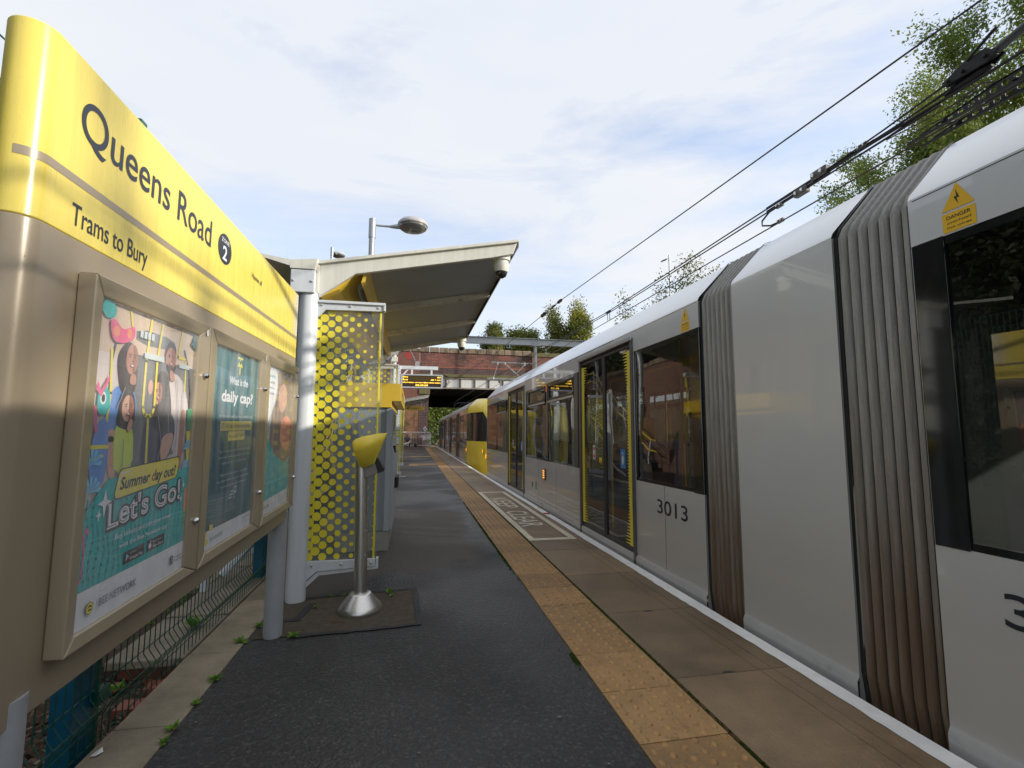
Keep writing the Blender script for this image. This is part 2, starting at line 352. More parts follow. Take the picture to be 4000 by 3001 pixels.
for _mm in (m_sign_y, m_sign_b): add_drops(_mm)
m_ink = M('navy_ink', (.025, .03, .045), .35)
m_print_w = M('white_print', (.75, .75, .74), .45)
m_steel = M('brushed_steel', (.66, .64, .61), .34, metal=1, var=.14, vscale=5, streak=(60, 60, 1.2))
m_chrome = M('bolt_chrome', (.6, .6, .6), .2, metal=1)
m_galv = M('galvanised_steel', (.36, .38, .40), .5, metal=.6, var=.15, vscale=12, bump=.1, bscale=30)
m_fence = M('green_coated_wire', (.008, .075, .052), .35, coat=.3)
m_bluepost = M('blue_painted_post', (.0, .085, .16), .4, var=.25, vscale=9, coat=.3)
m_body = M('silver_grey_paint', (.60, .62, .645), .3, metal=.1, var=.015, vscale=2, coat=1.0, croc=.03, spec=.6)
add_dirt_low(m_body, (.27, .24, .20), -.6, 1.5, .6, (.12, .12, .2), .8, .3)
m_skirt = M('skirt_grey', (.40, .41, .42), .35, metal=.1, var=.08, vscale=3, coat=.6, dirt=((.10, .08, .06), 5, .6, .4))
m_roof = M('tram_roof_silver', (.74, .76, .79), .3, metal=.15, var=.0, vscale=2, coat=.5)
m_bellow = M('bellows_fabric', (.27, .265, .25), .8, var=.25, vscale=7, streak=True, bump=.3, bscale=60)
add_dirt_low(m_bellow, (.11, .06, .027), -.2, 1.8, .9, (14, 14, .5), 2.2)
m_bellow_d = M('bellows_seam', (.018, .02, .023), .7)
m_tblack = M('gloss_black', (.008, .009, .011), .12, coat=.8)
m_tframe = M('window_frame_black', (.025, .027, .03), .4)
m_dframe = M('door_frame_grey', (.10, .10, .105), .35, metal=.3)
m_silver = M('anodised_trim', (.5, .51, .52), .3, metal=.8)
m_pantog = M('dark_iron', (.018, .017, .018), .55, var=.2, vscale=20, metal=.4)
m_wire = M('wire_dark', (.022, .019, .018), .5, metal=.5)
m_copper = M('copper_wire', (.05, .034, .024), .5, metal=.6)
m_redrod = M('red_composite_rod', (.16, .012, .012), .4)
m_inwall = M('tram_interior', (.22, .22, .21), .6)
m_infloor = M('tram_floor', (.05, .05, .06), .6)
m_seat = M('seat_moquette', (.03, .04, .06), .9, var=.3, vscale=40)
m_pole = M('yellow_pole', (.65, .42, .02), .3, coat=.4)
m_amber = M('amber_lens', (.9, .28, .02), .3, emit=(1, .38, .04), estr=2.2)
m_led = M('amber_led', (.9, .5, .05), .4, emit=(1., .62, .06), estr=1.7)
m_ledbg = M('display_dark', (.012, .006, .002), .25, emit=(.20, .085, .0), estr=.08)
m_ledbar = M('display_bar', (.05, .03, .0), .3, emit=(.25, .14, .0), estr=.05)
m_domeglass = M('dark_dome', (.02, .02, .022), .06, coat=1)
m_winglass = glass('tinted_glass', (.42, .44, .44), 1.0, 1.75)
m_shelterglass = glass('shelter_glass', (.90, .93, .92), 1.0, 1.5, haze=.05)
m_posterglass = glass('poster_glass', (1, 1, 1), .8, 1.38, haze=.17)
m_skin = M('skin', (.45, .20, .13), .6); m_shirt = M('grey_shirt', (.16, .17, .18), .9); m_trouser = M('dark_trousers', (.02, .02, .025), .9)
m_fur = M('white_fur', (.62, .60, .56), .9); m_bag = M('black_bag', (.008, .008, .01), .6)
m_bark = M('bark', (.09, .065, .045), .9, var=.4, vscale=12, bump=1, bscale=30)
m_brick_bridge = brick_mat('parapet_brick', (.23, .06, .042), (.09, .033, .028), (.22, .18, .15), 'y', .46, .15, damt=.8, dthr=.47, dscale=.6, white=.9)
m_brick_dark = brick_mat('engineering_brick', (.10, .045, .040), (.05, .033, .036), (.16, .13, .11), 'y', .46, .15, damt=.6, dthr=.5)
m_brick_orange = brick_mat('orange_brick', (.34, .15, .075), (.22, .10, .05), (.15, .11, .08), 'y', .30, .10, damt=.9, dthr=.49, dscale=1.6, moss=.75)
m_brick_red = brick_mat('red_brick', (.20, .055, .035), (.13, .04, .03), (.2, .16, .13), 'y', .30, .10, damt=.4, dthr=.55)
m_brick_left = brick_mat('side_wall_brick', (.24, .085, .05), (.15, .06, .04), (.18, .15, .12), 'x', damt=.4)
m_coping = M('coping_stone', (.22, .17, .115), .85, var=.25, vscale=2.5, bump=.5, bscale=8, objvar=.1, dirt=((.055, .04, .028), 2.2, .47, .75), streak=True)
m_ledge = M('mossy_stone', (.14, .12, .055), .9, var=.35, vscale=3, dirt=((.07, .08, .015), 3, .5, .8))
m_girder = M('girder_paint', (.56, .56, .54), .6, var=.1, vscale=3, dirt=((.25, .14, .08), 3, .60, .6))
m_girder_d = M('girder_rib', (.27, .235, .2), .7, var=.25, vscale=6, dirt=((.16, .07, .035), 4, .52, .8))
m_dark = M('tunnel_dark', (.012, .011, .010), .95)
m_leaf_ash = leaf_mat('ash_leaves', (.09, .14, .028), (.21, .28, .055), (.40, .41, .10), .5, .5)
m_leaf_birch = leaf_mat('birch_leaves', (.11, .14, .025), (.25, .26, .035), (.42, .36, .04), .35)
m_leaf_lime = leaf_mat('lime_leaves', (.10, .14, .02), (.22, .25, .03), (.38, .33, .04), .3)
m_leaf_mid = leaf_mat('oak_leaves', (.06, .09, .015), (.13, .15, .03), (.24, .23, .045), .3)
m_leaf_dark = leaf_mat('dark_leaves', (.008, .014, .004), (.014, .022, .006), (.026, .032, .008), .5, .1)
m_weed = leaf_mat('weed_leaves', (.07, .16, .012), (.13, .28, .02), (.22, .40, .03), 30)
m_twig = M('dry_twig', (.17, .095, .05), .9, var=.3, vscale=30)
m_litter = leaf_mat('leaf_litter', (.03, .018, .012), (.09, .045, .025), (.20, .12, .06), 40, .0)
m_gum = M('gum_spot', (.20, .195, .18), .8)

# ------------------------------------------------------------------ text helper
def glyphs(s, bold=0., shear=0.):
    cu = bpy.data.curves.new('t', 'FONT'); cu.body = s; cu.size = 1; cu.offset = bold; cu.shear = shear; cu.resolution_u = 3 if len(s) > 14 else 8
    o = bpy.data.objects.new('t', cu); me = bpy.data.meshes.new_from_object(o)
    v = [tuple(q.co) for q in me.vertices]; f = [tuple(p.vertices) for p in me.polygons]
    bpy.data.objects.remove(o); bpy.data.curves.remove(cu); bpy.data.meshes.remove(me); return v, f
_H, _ = glyphs('H'); CAPH = max(v[1] for v in _H) - min(v[1] for v in _H); CAP0 = min(v[1] for v in _H)
def text_mb(mb, s, org, U, V, h, width=None, bold=0., shear=0., align='l', sx=.82):
    """flat lettering: org = left end of baseline, U reading direction, V up, h cap height"""
    v, f = glyphs(s, bold, shear)
    x0 = min(p[0] for p in v); x1 = max(p[0] for p in v); sc = h/CAPH; ssx = (width/(x1-x0)) if width else sc*sx
    W = (x1-x0)*ssx; ox = {'l': 0, 'c': -W/2, 'r': -W}[align]
    n = len(mb.v); U = Vector(U).normalized(); V = Vector(V).normalized(); org = Vector(org)
    for p in v: mb.v.append(tuple(org + U*(ox+(p[0]-x0)*ssx) + V*((p[1]-CAP0)*sc)))
    mb.f += [tuple(n+i for i in q) for q in f]; return mb

# ================================================================== THE GROUND AND THE PLATFORM
RAIL = -.93
struct('track_bed', MB().box(-1.12, 14, -60, 140, -1.6, -1.12), m_ballast)
struct('ground', MB().quad((-600, -400, -1.62), (600, -400, -1.62), (600, 900, -1.62), (-600, 900, -1.62)), m_grass)
# soil strip behind the fence, gently uneven
rows = []
for i in range(60):
    y = -3 + i*.5; row = []
    for j in range(24):
        x = -1.225 - (j/23)**1.6*40; row.append((x, y, -.17 + .05*math.sin(x*5+y*3)*math.cos(y*4.3) + random.uniform(-.015, .015) - (0 if j else .0)))
    rows.append(row)
struct('soil_bank', MB().grid(rows), m_soil)
struct('left_ground', MB().box(-60, -1.3, 26.4, 140, -1.6, -.3), m_grass)
struct('platform_body', MB().box(-1.215, 2.075, -14, 45.2, -1.12, -.035), m_slab)
def sheet(name, x0, x1, y0, y1, z, mat, parent=None): return struct(name, MB().quad((x0, y0, z), (x1, y0, z), (x1, y1, z), (x0, y1, z)), mat, parent)
surf = struct('asphalt_surface', MB().box(-.962, .9175, -14, 45.2, -.034, -.006), m_asphalt)
# worn, drier asphalt: a stain with its own ragged outline
def ribbon_mask():
    nt = m_asphalt.node_tree; n = nt.nodes; l = nt.links.new; b = n['Principled BSDF']; src = b.inputs['Base Color'].links[0].from_socket; rs = b.inputs['Roughness'].links[0].from_socket
    geo = n.new('ShaderNodeNewGeometry'); sp = n.new('ShaderNodeSeparateXYZ'); l(geo.outputs['Position'], sp.inputs[0])
    t = n.new('ShaderNodeTexNoise'); t.inputs['Scale'].default_value = 1.9; t.inputs['Detail'].default_value = 7; l(geo.outputs['Position'], t.inputs[0])
    def ms(op, a, b_):
        q = n.new('ShaderNodeMath'); q.operation = op
        for i, v in enumerate((a, b_)):
            if isinstance(v, (int, float)): q.inputs[i].default_value = v
            else: l(v, q.inputs[i])
        return q.outputs[0]
    def rng(v, a, b_, c, d):
        r = n.new('ShaderNodeMapRange'); r.interpolation_type = 'SMOOTHSTEP'; l(v, r.inputs[0])
        for i, q in enumerate((a, b_, c, d)): r.inputs[i+1].default_value = q
        return r.outputs[0]
    nz_ = ms('MULTIPLY', ms('SUBTRACT', t.outputs[0], .5), 2.2)
    yy = ms('ADD', sp.outputs[1], nz_); xx = ms('ADD', sp.outputs[0], ms('MULTIPLY', nz_, .35))
    lowy = ms('SUBTRACT', yy, ms('MULTIPLY', sp.outputs[0], .55))
    m = ms('MULTIPLY', rng(lowy, 4.35, 4.75, 0, 1), ms('MULTIPLY', rng(sp.outputs[1], 8.18, 8.26, 1, 0), rng(xx, .55, .78, 1, 0)))
    mx = n.new('ShaderNodeMixRGB'); mx.inputs[2].default_value = (.12, .104, .088, 1); l(ms('MULTIPLY', m, .85), mx.inputs[0]); l(src, mx.inputs[1]); l(mx.outputs[0], b.inputs['Base Color'])
    t3 = n.new('ShaderNodeTexNoise'); t3.inputs['Scale'].default_value = .55; t3.inputs['Detail'].default_value = 3; l(geo.outputs['Position'], t3.inputs[0])
    wet = rng(t3.outputs[0], .42, .62, .36, .66); rr = n.new('ShaderNodeMixRGB'); l(m, rr.inputs[0]); l(wet, rr.inputs[1]); rr.inputs[2].default_value = (.75, .75, .75, 1); l(rr.outputs[0], b.inputs['Roughness'])
ribbon_mask()
# far crosswise joint and the aggregate pit round the validator
def ribbon(pts, w, z, mb=None):
    mb = mb or MB()
    rows = []
    for i, (x, y) in enumerate(pts):
        a = pts[max(0, i-3)]; b = pts[min(len(pts)-1, i+3)]; d = Vector((b[0]-a[0], b[1]-a[1])); nrm = Vector((-d.y, d.x)).normalized()*w/2
        rows.append([(x-nrm.x, y-nrm.y, z), (x+nrm.x, y+nrm.y, z)])
    return mb.grid(rows)
def jit(pts, n=14, a=.006):
    o = []
    for (x0, y0), (x1, y1) in zip(pts[:-1], pts[1:]):
        for i in range(n): u = i/n; o.append((x0+(x1-x0)*u+random.uniform(-a, a), y0+(y1-y0)*u+random.uniform(-a, a)))
    o.append(pts[-1]); return o
q = [(-.93, 3.33), (.045, 3.39), (.022, 4.125), (-.93, 4.03)]
struct('aggregate_patch', MB().poly([(x, y, -.002) for x, y in q]), m_gravel)
struct('asphalt_joint', ribbon(jit([(-.72, 3.325), (.06, 3.385), (.037, 4.14), (-.768, 4.045)]), .042, .0015), m_tarjoint)
struct('asphalt_joint', ribbon(jit([(-.5, 5.85), (.85, 6.25)]), .006, .0005), m_tarjoint)
struct('asphalt_joint', ribbon(jit([(-.88, 3.62), (-.74, 3.60), (-.70, 3.92)]), .05, .0018), m_tarjoint)

# tactile slabs: one object each, sharing one mesh; domes staggered
def slab_mesh(dom):
    mb = MB(); W = .3956; mb.box(0, W, 0, W, -.03, 0); nb = len(mb.f)
    for i in range(6):
        for j in range(6):
            x = .033+.0659*i; y = .0165+.0659*j+(.033 if i % 2 else 0)
            if dom: mb.lathe((x, y, 0), [(.0175, -.0005), (.0135, .0055), (.008, .0075)], dom)
    me = mesh_of(mb); me.materials.append(m_tactile); me.materials.append(m_dome)
    for i, p in enumerate(me.polygons): p.material_index = 1 if i >= nb else 0
    return me
sm_hi, sm_mid, sm_lo = slab_mesh(12), slab_mesh(7), slab_mesh(4)
for me in (sm_hi, sm_mid, sm_lo): me.name = 'tactile_slab'
sm_hi.shade_smooth(); sm_hi.set_sharp_from_angle(angle=math.radians(60))
tact = struct('tactile_strip_bed', MB().box(.918, 1.318, -6, 45.0, -.034, -.031), m_tarjoint)
def place(me, name, parent, loc, rot=None):
    o = bpy.data.objects.new(name, me); COL.objects.link(o); o.parent = parent; o.location = loc
    if rot: o.rotation_euler = rot
    return o
for k in range(-8, 106):
    y = 1.9523+.4*k
    if y < -1.5: continue
    o = place(sm_hi if y < 8 else (sm_mid if y < 18 else sm_lo), 'tactile_slab', tact, (.9197+random.uniform(-.0015, .0015), y+.002, random.uniform(-.0015, .0015)), (random.uniform(-.002, .002), 0, random.uniform(-.003, .003)))
# crosswise warning strips of flat buff slabs
flat = mesh_of(MB().box(0, .35, 0, .33, -.02, .0)); flat.materials.append(m_tactile); flat.name = 'warning_slab'
cross = struct('cross_strip_bed', MB().box(-.2, .9, 19.3, 20.6, -.0055, -.0045).box(-.2, .9, 26.0, 27.2, -.0055, -.0045), m_tarjoint)
for i in range(3):
    for y in (19.4, 19.98): place(flat, 'warning_slab', cross, (-.17+.362*i, y, .002)).scale = (1, 1.7, 1)
    for y in (26.1, 26.7): place(flat, 'warning_slab', cross, (-.17+.362*i, y, .002)).scale = (1, 1.7, 1)
# concrete edge units with two sawn grooves
mb = MB().box(0, .752, 0, .915, -.06, -.006)
for a, b in ((0, .485), (.489, .566), (.570, .752)): mb.box(a, b, 0, .915, -.006, 0)
su = mesh_of(mb); su.materials.append(m_slab); su.name = 'edge_slab'
edge = struct('platform_edge_bed', MB().box(1.318, 2.07, -6, 45.0, -.1, -.062), m_tarjoint)
for k in range(-6, 46):
    y = 2.414+.92*k
    place(su, 'edge_slab', edge, (1.337, y, random.uniform(-.002, .002)), (0, 0, random.uniform(-.002, .002)))
# diamond shaped lifting pockets filled with moss
mb = MB()
for k in range(-1, 9):
    y = 2.411+.92*k; mb.poly([(1.60, y, .001), (1.63, y-.028, .001), (1.665, y-.02, .001), (1.70, y, .001), (1.66, y+.02, .001), (1.63, y+.026, .001)])
struct('moss_pockets', mb, m_tarjoint)['kind'] = 'stuff'
# moss lines: many small tufts along the joints
mb = MB()
def tuft(mb, x, y, z, s):
    for _ in range(3):
        a = random.uniform(0, PI); dx, dy = math.cos(a)*s, math.sin(a)*s; h = random.uniform(.4, 1.2)*s
        mb.quad((x-dx, y-dy, z-.002), (x+dx, y+dy, z-.002), (x+dx*.6, y+dy*.6, z+h), (x-dx*.6, y-dy*.6, z+h))
for i in range(2600):
    y = 1.4+abs(random.gauss(0, 1))*4.2; d = math.sin(y*2.3)*.5+math.sin(y*.9+1)*.5
    if d > -.25 or random.random() < .25: tuft(mb, 1.327+random.uniform(-.011, .011), y, -.004, random.uniform(.003, .007))
for i in range(1100):
    y = random.choice([random.uniform(5.5, 9), random.gauss(2.72, .03), random.gauss(6.4, .5), random.gauss(5.0, .3)])
    tuft(mb, .912+random.uniform(-.02, .004), y, -.005, random.uniform(.004, .008))
for k in range(-1, 6):
    for i in range(70): tuft(mb, 1.345+abs(random.gauss(0, .16)), 2.411+.92*k+random.uniform(-.003, .003), -.003, random.uniform(.002, .004))
solo('joint_moss', mb, m_moss, None, None, kind='stuff')
# white line with ragged inner edge
wl = MB(); y = -6.0; prev = (2.0, 2.09)
ys = [-6+.06*i for i in range(int(51/.06))]
L0 = [(2.0+random.uniform(-.004, .004)+.004*math.sin(t*3.1), t, .0045) for t in ys]; L1 = [(2.094+random.uniform(-.001, .001), t, .0045) for t in ys]
wl.grid([[a, b] for a, b in zip(L0, L1)]); wl.grid([[b, (b[0]+.001, b[1], -.05)] for b in L1])
struct('white_edge_line', wl, m_white)
struct('red_edge_mark', MB().quad((2.0, 7.42, .0085), (2.096, 7.42, .0085), (2.096, 7.54, .0085), (2.0, 7.54, .0085)), m_red)
struct('yellow_edge_mark', MB().quad((2.05, 8.0, .0085), (2.09, 8.0, .0085), (2.09, 8.1, .0085), (2.05, 8.1, .0085)), m_yellow_d)
# KEEP CLEAR box
kc = MB()
def rag(x0, x1, y0, y1, z):
    n = max(2, int(max(x1-x0, y1-y0)/.05))
    if y1-y0 > x1-x0: kc.grid([[(x0+random.uniform(-.003, .003), y0+(y1-y0)*i/n, z), (x1+random.uniform(-.003, .003), y0+(y1-y0)*i/n, z)] for i in range(n+1)])
    else: kc.grid([[(x0+(x1-x0)*i/n, y0+random.uniform(-.003, .003), z), (x0+(x1-x0)*i/n, y1+random.uniform(-.003, .003), z)] for i in range(n+1)])
rag(1.345, 1.42, 5.65, 10.42, .005); rag(1.845, 1.92, 5.65, 10.42, .005); rag(1.42, 1.845, 5.65, 5.76, .0052); rag(1.42, 1.845, 10.28, 10.42, .0052)
box_o = struct('keep_clear_box', kc, m_cream)
tk = MB(); text_mb(tk, 'KEEP', (1.455, 9.42, .005), (0, -1, 0), (1, 0, 0), .31, 1.24, bold=.012)
text_mb(tk, 'CLEAR', (1.455, 7.82, .005), (0, -1, 0), (1, 0, 0), .31, 1.32, bold=.012)
struct('keep_clear_lettering', tk, m_cream, box_o)
# old gum and grit flecks
mb = MB()
for i in range(260):
    x = random.uniform(-.9, .9); y = 1.2+random.random()**1.5*14; s = random.choice([.002, .003, .004, .005, .007]) if random.random() < .9 else .013
    n = 7; ang = random.random()*6
    if -.93 < x < .05 and 3.33 < y < 4.12: continue
    mb.poly([(x+math.cos(ang+2*PI*j/n)*s*random.uniform(.5, 1.1), y+math.sin(ang+2*PI*j/n)*s*random.uniform(.5, 1.1)*.8, -.0002) for j in range(n)])
solo('gum_spots', mb, m_gum, None, None, kind='stuff')

# stone kerb between asphalt and fence
kerb = struct('stone_kerb_bed', MB().box(-1.213, -.97, -3, 30, -.16, -.05), m_soil)
y = .3
kms = []
while y < 14:
    ln = random.choice([.55, .72, .9, .64]); 
    a, b = random.uniform(-.004, .004), random.uniform(-.004, .004)
    m = mesh_of(MB().hexa([(-1.21+a, y, -.05), (-.966+b, y, -.05), (-.966, y+ln-.007, -.05), (-1.21, y+ln-.007, -.05), (-1.21+a, y, .002), (-.960+b, y, -.002), (-.960, y+ln-.007, .0), (-1.21, y+ln-.007, .004)]))
    m.materials.append(m_stone); o = place(m, 'kerb_stone', kerb, (0, 0, 0)); bv = o.modifiers.new('b', 'BEVEL'); bv.width = .006; bv.segments = 2
    y += ln
# flagstones behind the fence on a small brick edge
flag = struct('flagstone_bed', MB().box(-2.6, -1.225, 3.24, 9, -.2, -.055), m_soil)
y = 3.16
while y < 8.5:
    ln = random.uniform(.55, .75)
    for (xa, xb) in ((-1.62, -1.228), (-2.05, -1.63)):
        if xa < -1.7 and y < 4: continue
        m = mesh_of(MB().box(xa, xb, y, y+ln-.012, -.052, .0+random.uniform(-.006, .006))); m.materials.append(m_stone2); o = place(m, 'flagstone', flag, (0, 0, 0)); bv = o.modifiers.new('b', 'BEVEL'); bv.width = .008; bv.segments = 2
    y += ln
m_redblock = M('red_brick_unit', (.24, .065, .04), .6, var=.3, vscale=8, objvar=.2, dirt=((.45, .38, .34), 9, .6, .7))
bk = mesh_of(MB().box(0, .215, 0, .1, 0, .062)); bk.materials.append(m_redblock)
for c in range(2):
    for i in range(2): place(bk, 'brick', flag, (-1.47+.225*i-(.1 if c else 0), 3.2, -.185+.068*c), (random.uniform(-.03, .03), 0, random.uniform(-.03, .03)))
for i, (x, y) in enumerate(((-1.40, 2.83), (-1.36, 3.02))): place(bk, 'brick', flag, (x, y, -.16), (0, random.uniform(-.05, .05), .1*i))
solo('inspection_cover', MB().box(-2.05, -1.66, 3.55, 4.2, -.16, -.10), M('cover_iron', (.03, .032, .038), .6, bump=.8, bscale=70, var=.2), 'dark ribbed inspection cover in the soil behind the green mesh fence', 'cover', bevel=.01)

# leaf litter, twigs
def leafbits(n, xr, yr, zr, s, flat=.5):
    c = np.stack([np.random.uniform(*xr, n), np.random.uniform(*yr, n), np.random.uniform(*zr, n)], 1); return leaf_cloud(c, s, flat)
def leaf_cloud(c, s, flat=0., aspect=.55, sv=.35):
    n = len(c); a = np.random.normal(size=(n, 3)); 
    if flat: a[:, 2] *= (1-flat)
    a /= np.linalg.norm(a, axis=1, keepdims=True)+1e-9
    b = np.random.normal(size=(n, 3)); 
    if flat: b[:, 2] *= (1-flat)
    b -= a*np.sum(a*b, 1, keepdims=True); b /= np.linalg.norm(b, axis=1, keepdims=True)+1e-9
    sz = (s*np.random.uniform(1-sv, 1+sv, n))[:, None]
    v = np.stack([c-a*sz, c+b*sz*aspect, c+a*sz, c-b*sz*aspect], 1).reshape(-1, 3); return v
def cloud_mesh(v):
    n = len(v)//4; me = bpy.data.meshes.new('leaves'); me.vertices.add(n*4); me.vertices.foreach_set('co', v.ravel()); me.loops.add(n*4)
    me.loops.foreach_set('vertex_index', np.arange(n*4, dtype=np.int32)); me.polygons.add(n); me.polygons.foreach_set('loop_start', np.arange(0, n*4, 4, dtype=np.int32))
    try: me.polygons.foreach_set('loop_total', np.full(n, 4, dtype=np.int32))
    except Exception: pass
    me.update(calc_edges=True); return me
o = finish(cloud_mesh(leafbits(16000, (-3.2, -1.23), (.3, 7), (-.16, -.09), .018, .75)), 'leaf_litter', m_litter, None, (0, 0, 0), False, 0); o['kind'] = 'stuff'
mb = MB()
for i in range(420):
    x, y = random.uniform(-2.6, -1.24), random.uniform(.8, 5); a = random.uniform(0, PI); l = random.uniform(.04, .2)
    mb.tube([(x, y, -.12+random.uniform(0, .04)), (x+math.cos(a)*l*.5, y+math.sin(a)*l*.5, -.10+random.uniform(0, .06)), (x+math.cos(a+.3)*l, y+math.sin(a+.3)*l, -.12+random.uniform(0, .05))], random.uniform(.0012, .003), 4, False)
solo('dead_stems', mb, m_twig, None, None, kind='stuff')
o = finish(cloud_mesh(leafbits(5000, (-3.4, -1.6), (3.6, 9), (-.1, .08), .02, .2)), 'ground_cover', m_weed, None, (0, 0, 0), False, 0); o['kind'] = 'stuff'

# ------------------------------------------------------------------ tracks
mb = MB()
for s in (-1, 1):
    x = 3.475+s*.7175; mb.prism([(x-.035, RAIL), (x+.035, RAIL), (x+.035, RAIL-.03), (x+.01, RAIL-.05), (x+.01, RAIL-.12), (x+.06, RAIL-.14), (x-.06, RAIL-.14), (x-.01, RAIL-.12), (x-.01, RAIL-.05), (x-.035, RAIL-.03)], 'y', -40, 120)
struct('near_rails', mb, m_silver)['kind'] = 'stuff'
mb = MB()
for s in (-1, 1):
    x = 7.0+s*.7175; mb.box(x-.035, x+.035, -40, 120, RAIL-.14, RAIL)
struct('far_rails', mb, m_silver)['kind'] = 'stuff'
mb = MB()
for k in range(120):
    y = 20+.7*k
    for xc in (3.475, 7.0): mb.box(xc-1.25, xc+1.25, y, y+.25, -1.12, RAIL-.13)
struct('sleepers', mb, m_slab)['kind'] = 'stuff'

# ================================================================== STATION NAME SIGN (left)
S = thing('station_sign', 'long yellow and bronze station name sign on round grey posts with three poster cases', 'sign', (-.8275, 1.2, 0))
def stadium(inset=0., y1=3.412, n=14):
    r = .0475+inset; pts = [(-.78+inset, y1)]
    for i in range(n+1):
        a = PI/2*0 - PI*i/n; pts.append((-.8275+r*math.cos(a), 1.17+r*math.sin(a)))
    pts.append((-.875-inset, y1)); return pts
part('upper_panel', MB().prism(stadium(), 'z', 1.686, 2.114), m_sign_y, S, smooth=True, bevel=.003)
part('lower_panel', MB().prism(stadium(), 'z', .652, 1.6855), m_sign_b, S, smooth=True, bevel=.003)
st = stadium(.0008)[:8]
part('bronze_stripe', MB().grid([[(x, y, 1.811), (x, y, 1.831)] for x, y in st]), m_sign_b, S, smooth=True)
XS = -.7788
def sign_text(name, s, y, z, h, w, mat=m_ink, bold=.006, x=XS, align='l'):
    return part(name, text_mb(MB(), s, (x, y, z), (0, 1, 0), (0, 0, 1), h, w, bold, align=align), mat, S)
sign_text('station_name_lettering', 'Queens Road', 1.249, 1.930, .099, .745)
sign_text('direction_lettering', 'Trams to Bury', 1.247, 1.716, .050, .322)
sign_text('small_lettering', 'Home of', 2.47, 1.955, .026, .16)
zd_ = part('zone_disc', MB().disc((XS, 2.132, 1.972), .071, .062, 'x', 32), m_ink, S)
part('zone_lettering', text_mb(MB(), 'ZONE', (XS+.0006, 2.132, 1.997), (0, 1, 0), (0, 0, 1), .016, .082, .01, align='c'), m_print_w, zd_)
part('zone_number', text_mb(MB(), '2', (XS+.0006, 2.132, 1.927), (0, 1, 0), (0, 0, 1), .055, .045, .02, align='c'), m_print_w, zd_)
mb = MB()
for i in range(10):
    for j in range(14):
        y = 3.398-.017*i; z = 1.845+.0215*j+(.0107 if i % 2 else 0); r = .0105*(1-i/11)
        if z < 2.11: mb.disc((XS, y, z), r*.85, r, 'x', 8)
part('dot_print', mb, m_print_w, S, kind='stuff')
for y in (3.375, 1.235):
    part('leg', MB().cyl((-.8275, y, -.05), (-.8275, y, .70), .055, n=28), M('post_grey', (.36, .37, .38), .5, var=.12, vscale=5, dirt=((.16, .15, .13), 5, .6, .6)) if y > 3 else bpy.data.materials['post_grey'], S, smooth=True)

# poster cases ------------------------------------------------------
m_p = {k: M('print_'+k, tuple(min(.85, q*1.3+.012) for q in c), .45, spec=.3) for k, c in {
 'teal': (.0, .36, .35), 'teal_dark': (.0, .28, .285), 'white': (.62, .62, .64), 'beige': (.52, .40, .30), 'grey': (.13, .13, .14), 'darkhair': (.045, .030, .03), 'skin': (.40, .19, .13),
 'skin2': (.52, .30, .22), 'blue': (.10, .22, .50), 'cream': (.52, .46, .44), 'navy': (.05, .055, .09), 'lime': (.50, .58, .08), 'yellow': (.72, .55, .05), 'pink': (.60, .08, .20),
 'orange': (.70, .22, .10), 'black': (.012, .012, .014), 'flower': (.16, .45, .75), 'green': (.05, .28, .12), 'petrol': (.010, .085, .105), 'petrol2': (.016, .115, .13), 'brown': (.20, .13, .08),
 'ptext': (.45, .5, .5), 'red': (.45, .03, .03), 'lightblue': (.35, .50, .60), 'bandyellow': (.62, .52, .12), 'fog': (.36, .39, .38), 'faceshade': (.30, .13, .085), 'lips': (.28, .05, .05), 'fold': (.22, .21, .24)}.items()}
CASES = []
def case(y0, y1, z0, z1, num, wl_, wr_, wt, wb):
    c = part('poster_case', MB().box(-.7808, -.7635, y0+.012, y1-.012, z0+.012, z1-.012), m_frame, S)
    fr = MB(); xo, xi, xb = -.738, -.745, -.779; g = .0006
    def bar(a, b, c_, d):   # outer a,b inner c_,d as (y,z)
        fr.hexa([(xb, *a), (xb, *b), (xb, *d), (xb, *c_), (xo, *a), (xo, *b), (xi, *d), (xi, *c_)])
    iy0, iy1, iz0, iz1 = y0+wl_, y1-wr_, z0+wb, z1-wt
    bar((y0, z0+g), (y0, z1-g), (iy0, iz0+g), (iy0, iz1-g)); bar((y1, z0+g), (y1, z1-g), (iy1, iz0+g), (iy1, iz1-g))
    bar((y0+g, z0), (y1-g, z0), (iy0+g, iz0), (iy1-g, iz0)); bar((y0+g, z1), (y1-g, z1), (iy0+g, iz1), (iy1-g, iz1))
    part('frame', fr, m_frame, c, bevel=.004)
    part('glass', MB().quad((-.7495, iy0-.003, iz0-.003), (-.7495, iy1+.003, iz0-.003), (-.7495, iy1+.003, iz1+.003), (-.7495, iy0-.003, iz1+.003)), m_posterglass, c)
    for z in (z0+.178, z1-.185): part('lock', MB().lathe((-.738, y1-wr_*.42, z), [(.011, -.002), (.011, .006), (.007, .012), (.003, .013)], 12, 'x'), m_chrome, c, smooth=True)
    part('number_sticker', MB().disc((-.7376, y1-wr_*.42, z1-.03), .010, .012, 'x', 14), m_print_w, c)
    part('number_print', text_mb(MB(), num, (-.7372, y1-wr_*.42, z1-.035), (0, 1, 0), (0, 0, 1), .011, None, .01, align='c'), m_black, c)
    return c, iy0, iy1, iz0, iz1
c1, a1, b1, d1, e1 = case(1.286, 1.948, .745, 1.614, '1', .043, .080, .047, .034)
c2, a2, b2, d2, e2 = case(1.958, 2.655, .745, 1.614, '2', .070, .078, .050, .036)
c3, a3, b3, d3, e3 = case(2.665, 3.340, .745, 1.614, '3', .070, .070, .050, .036)
XP = -.7620
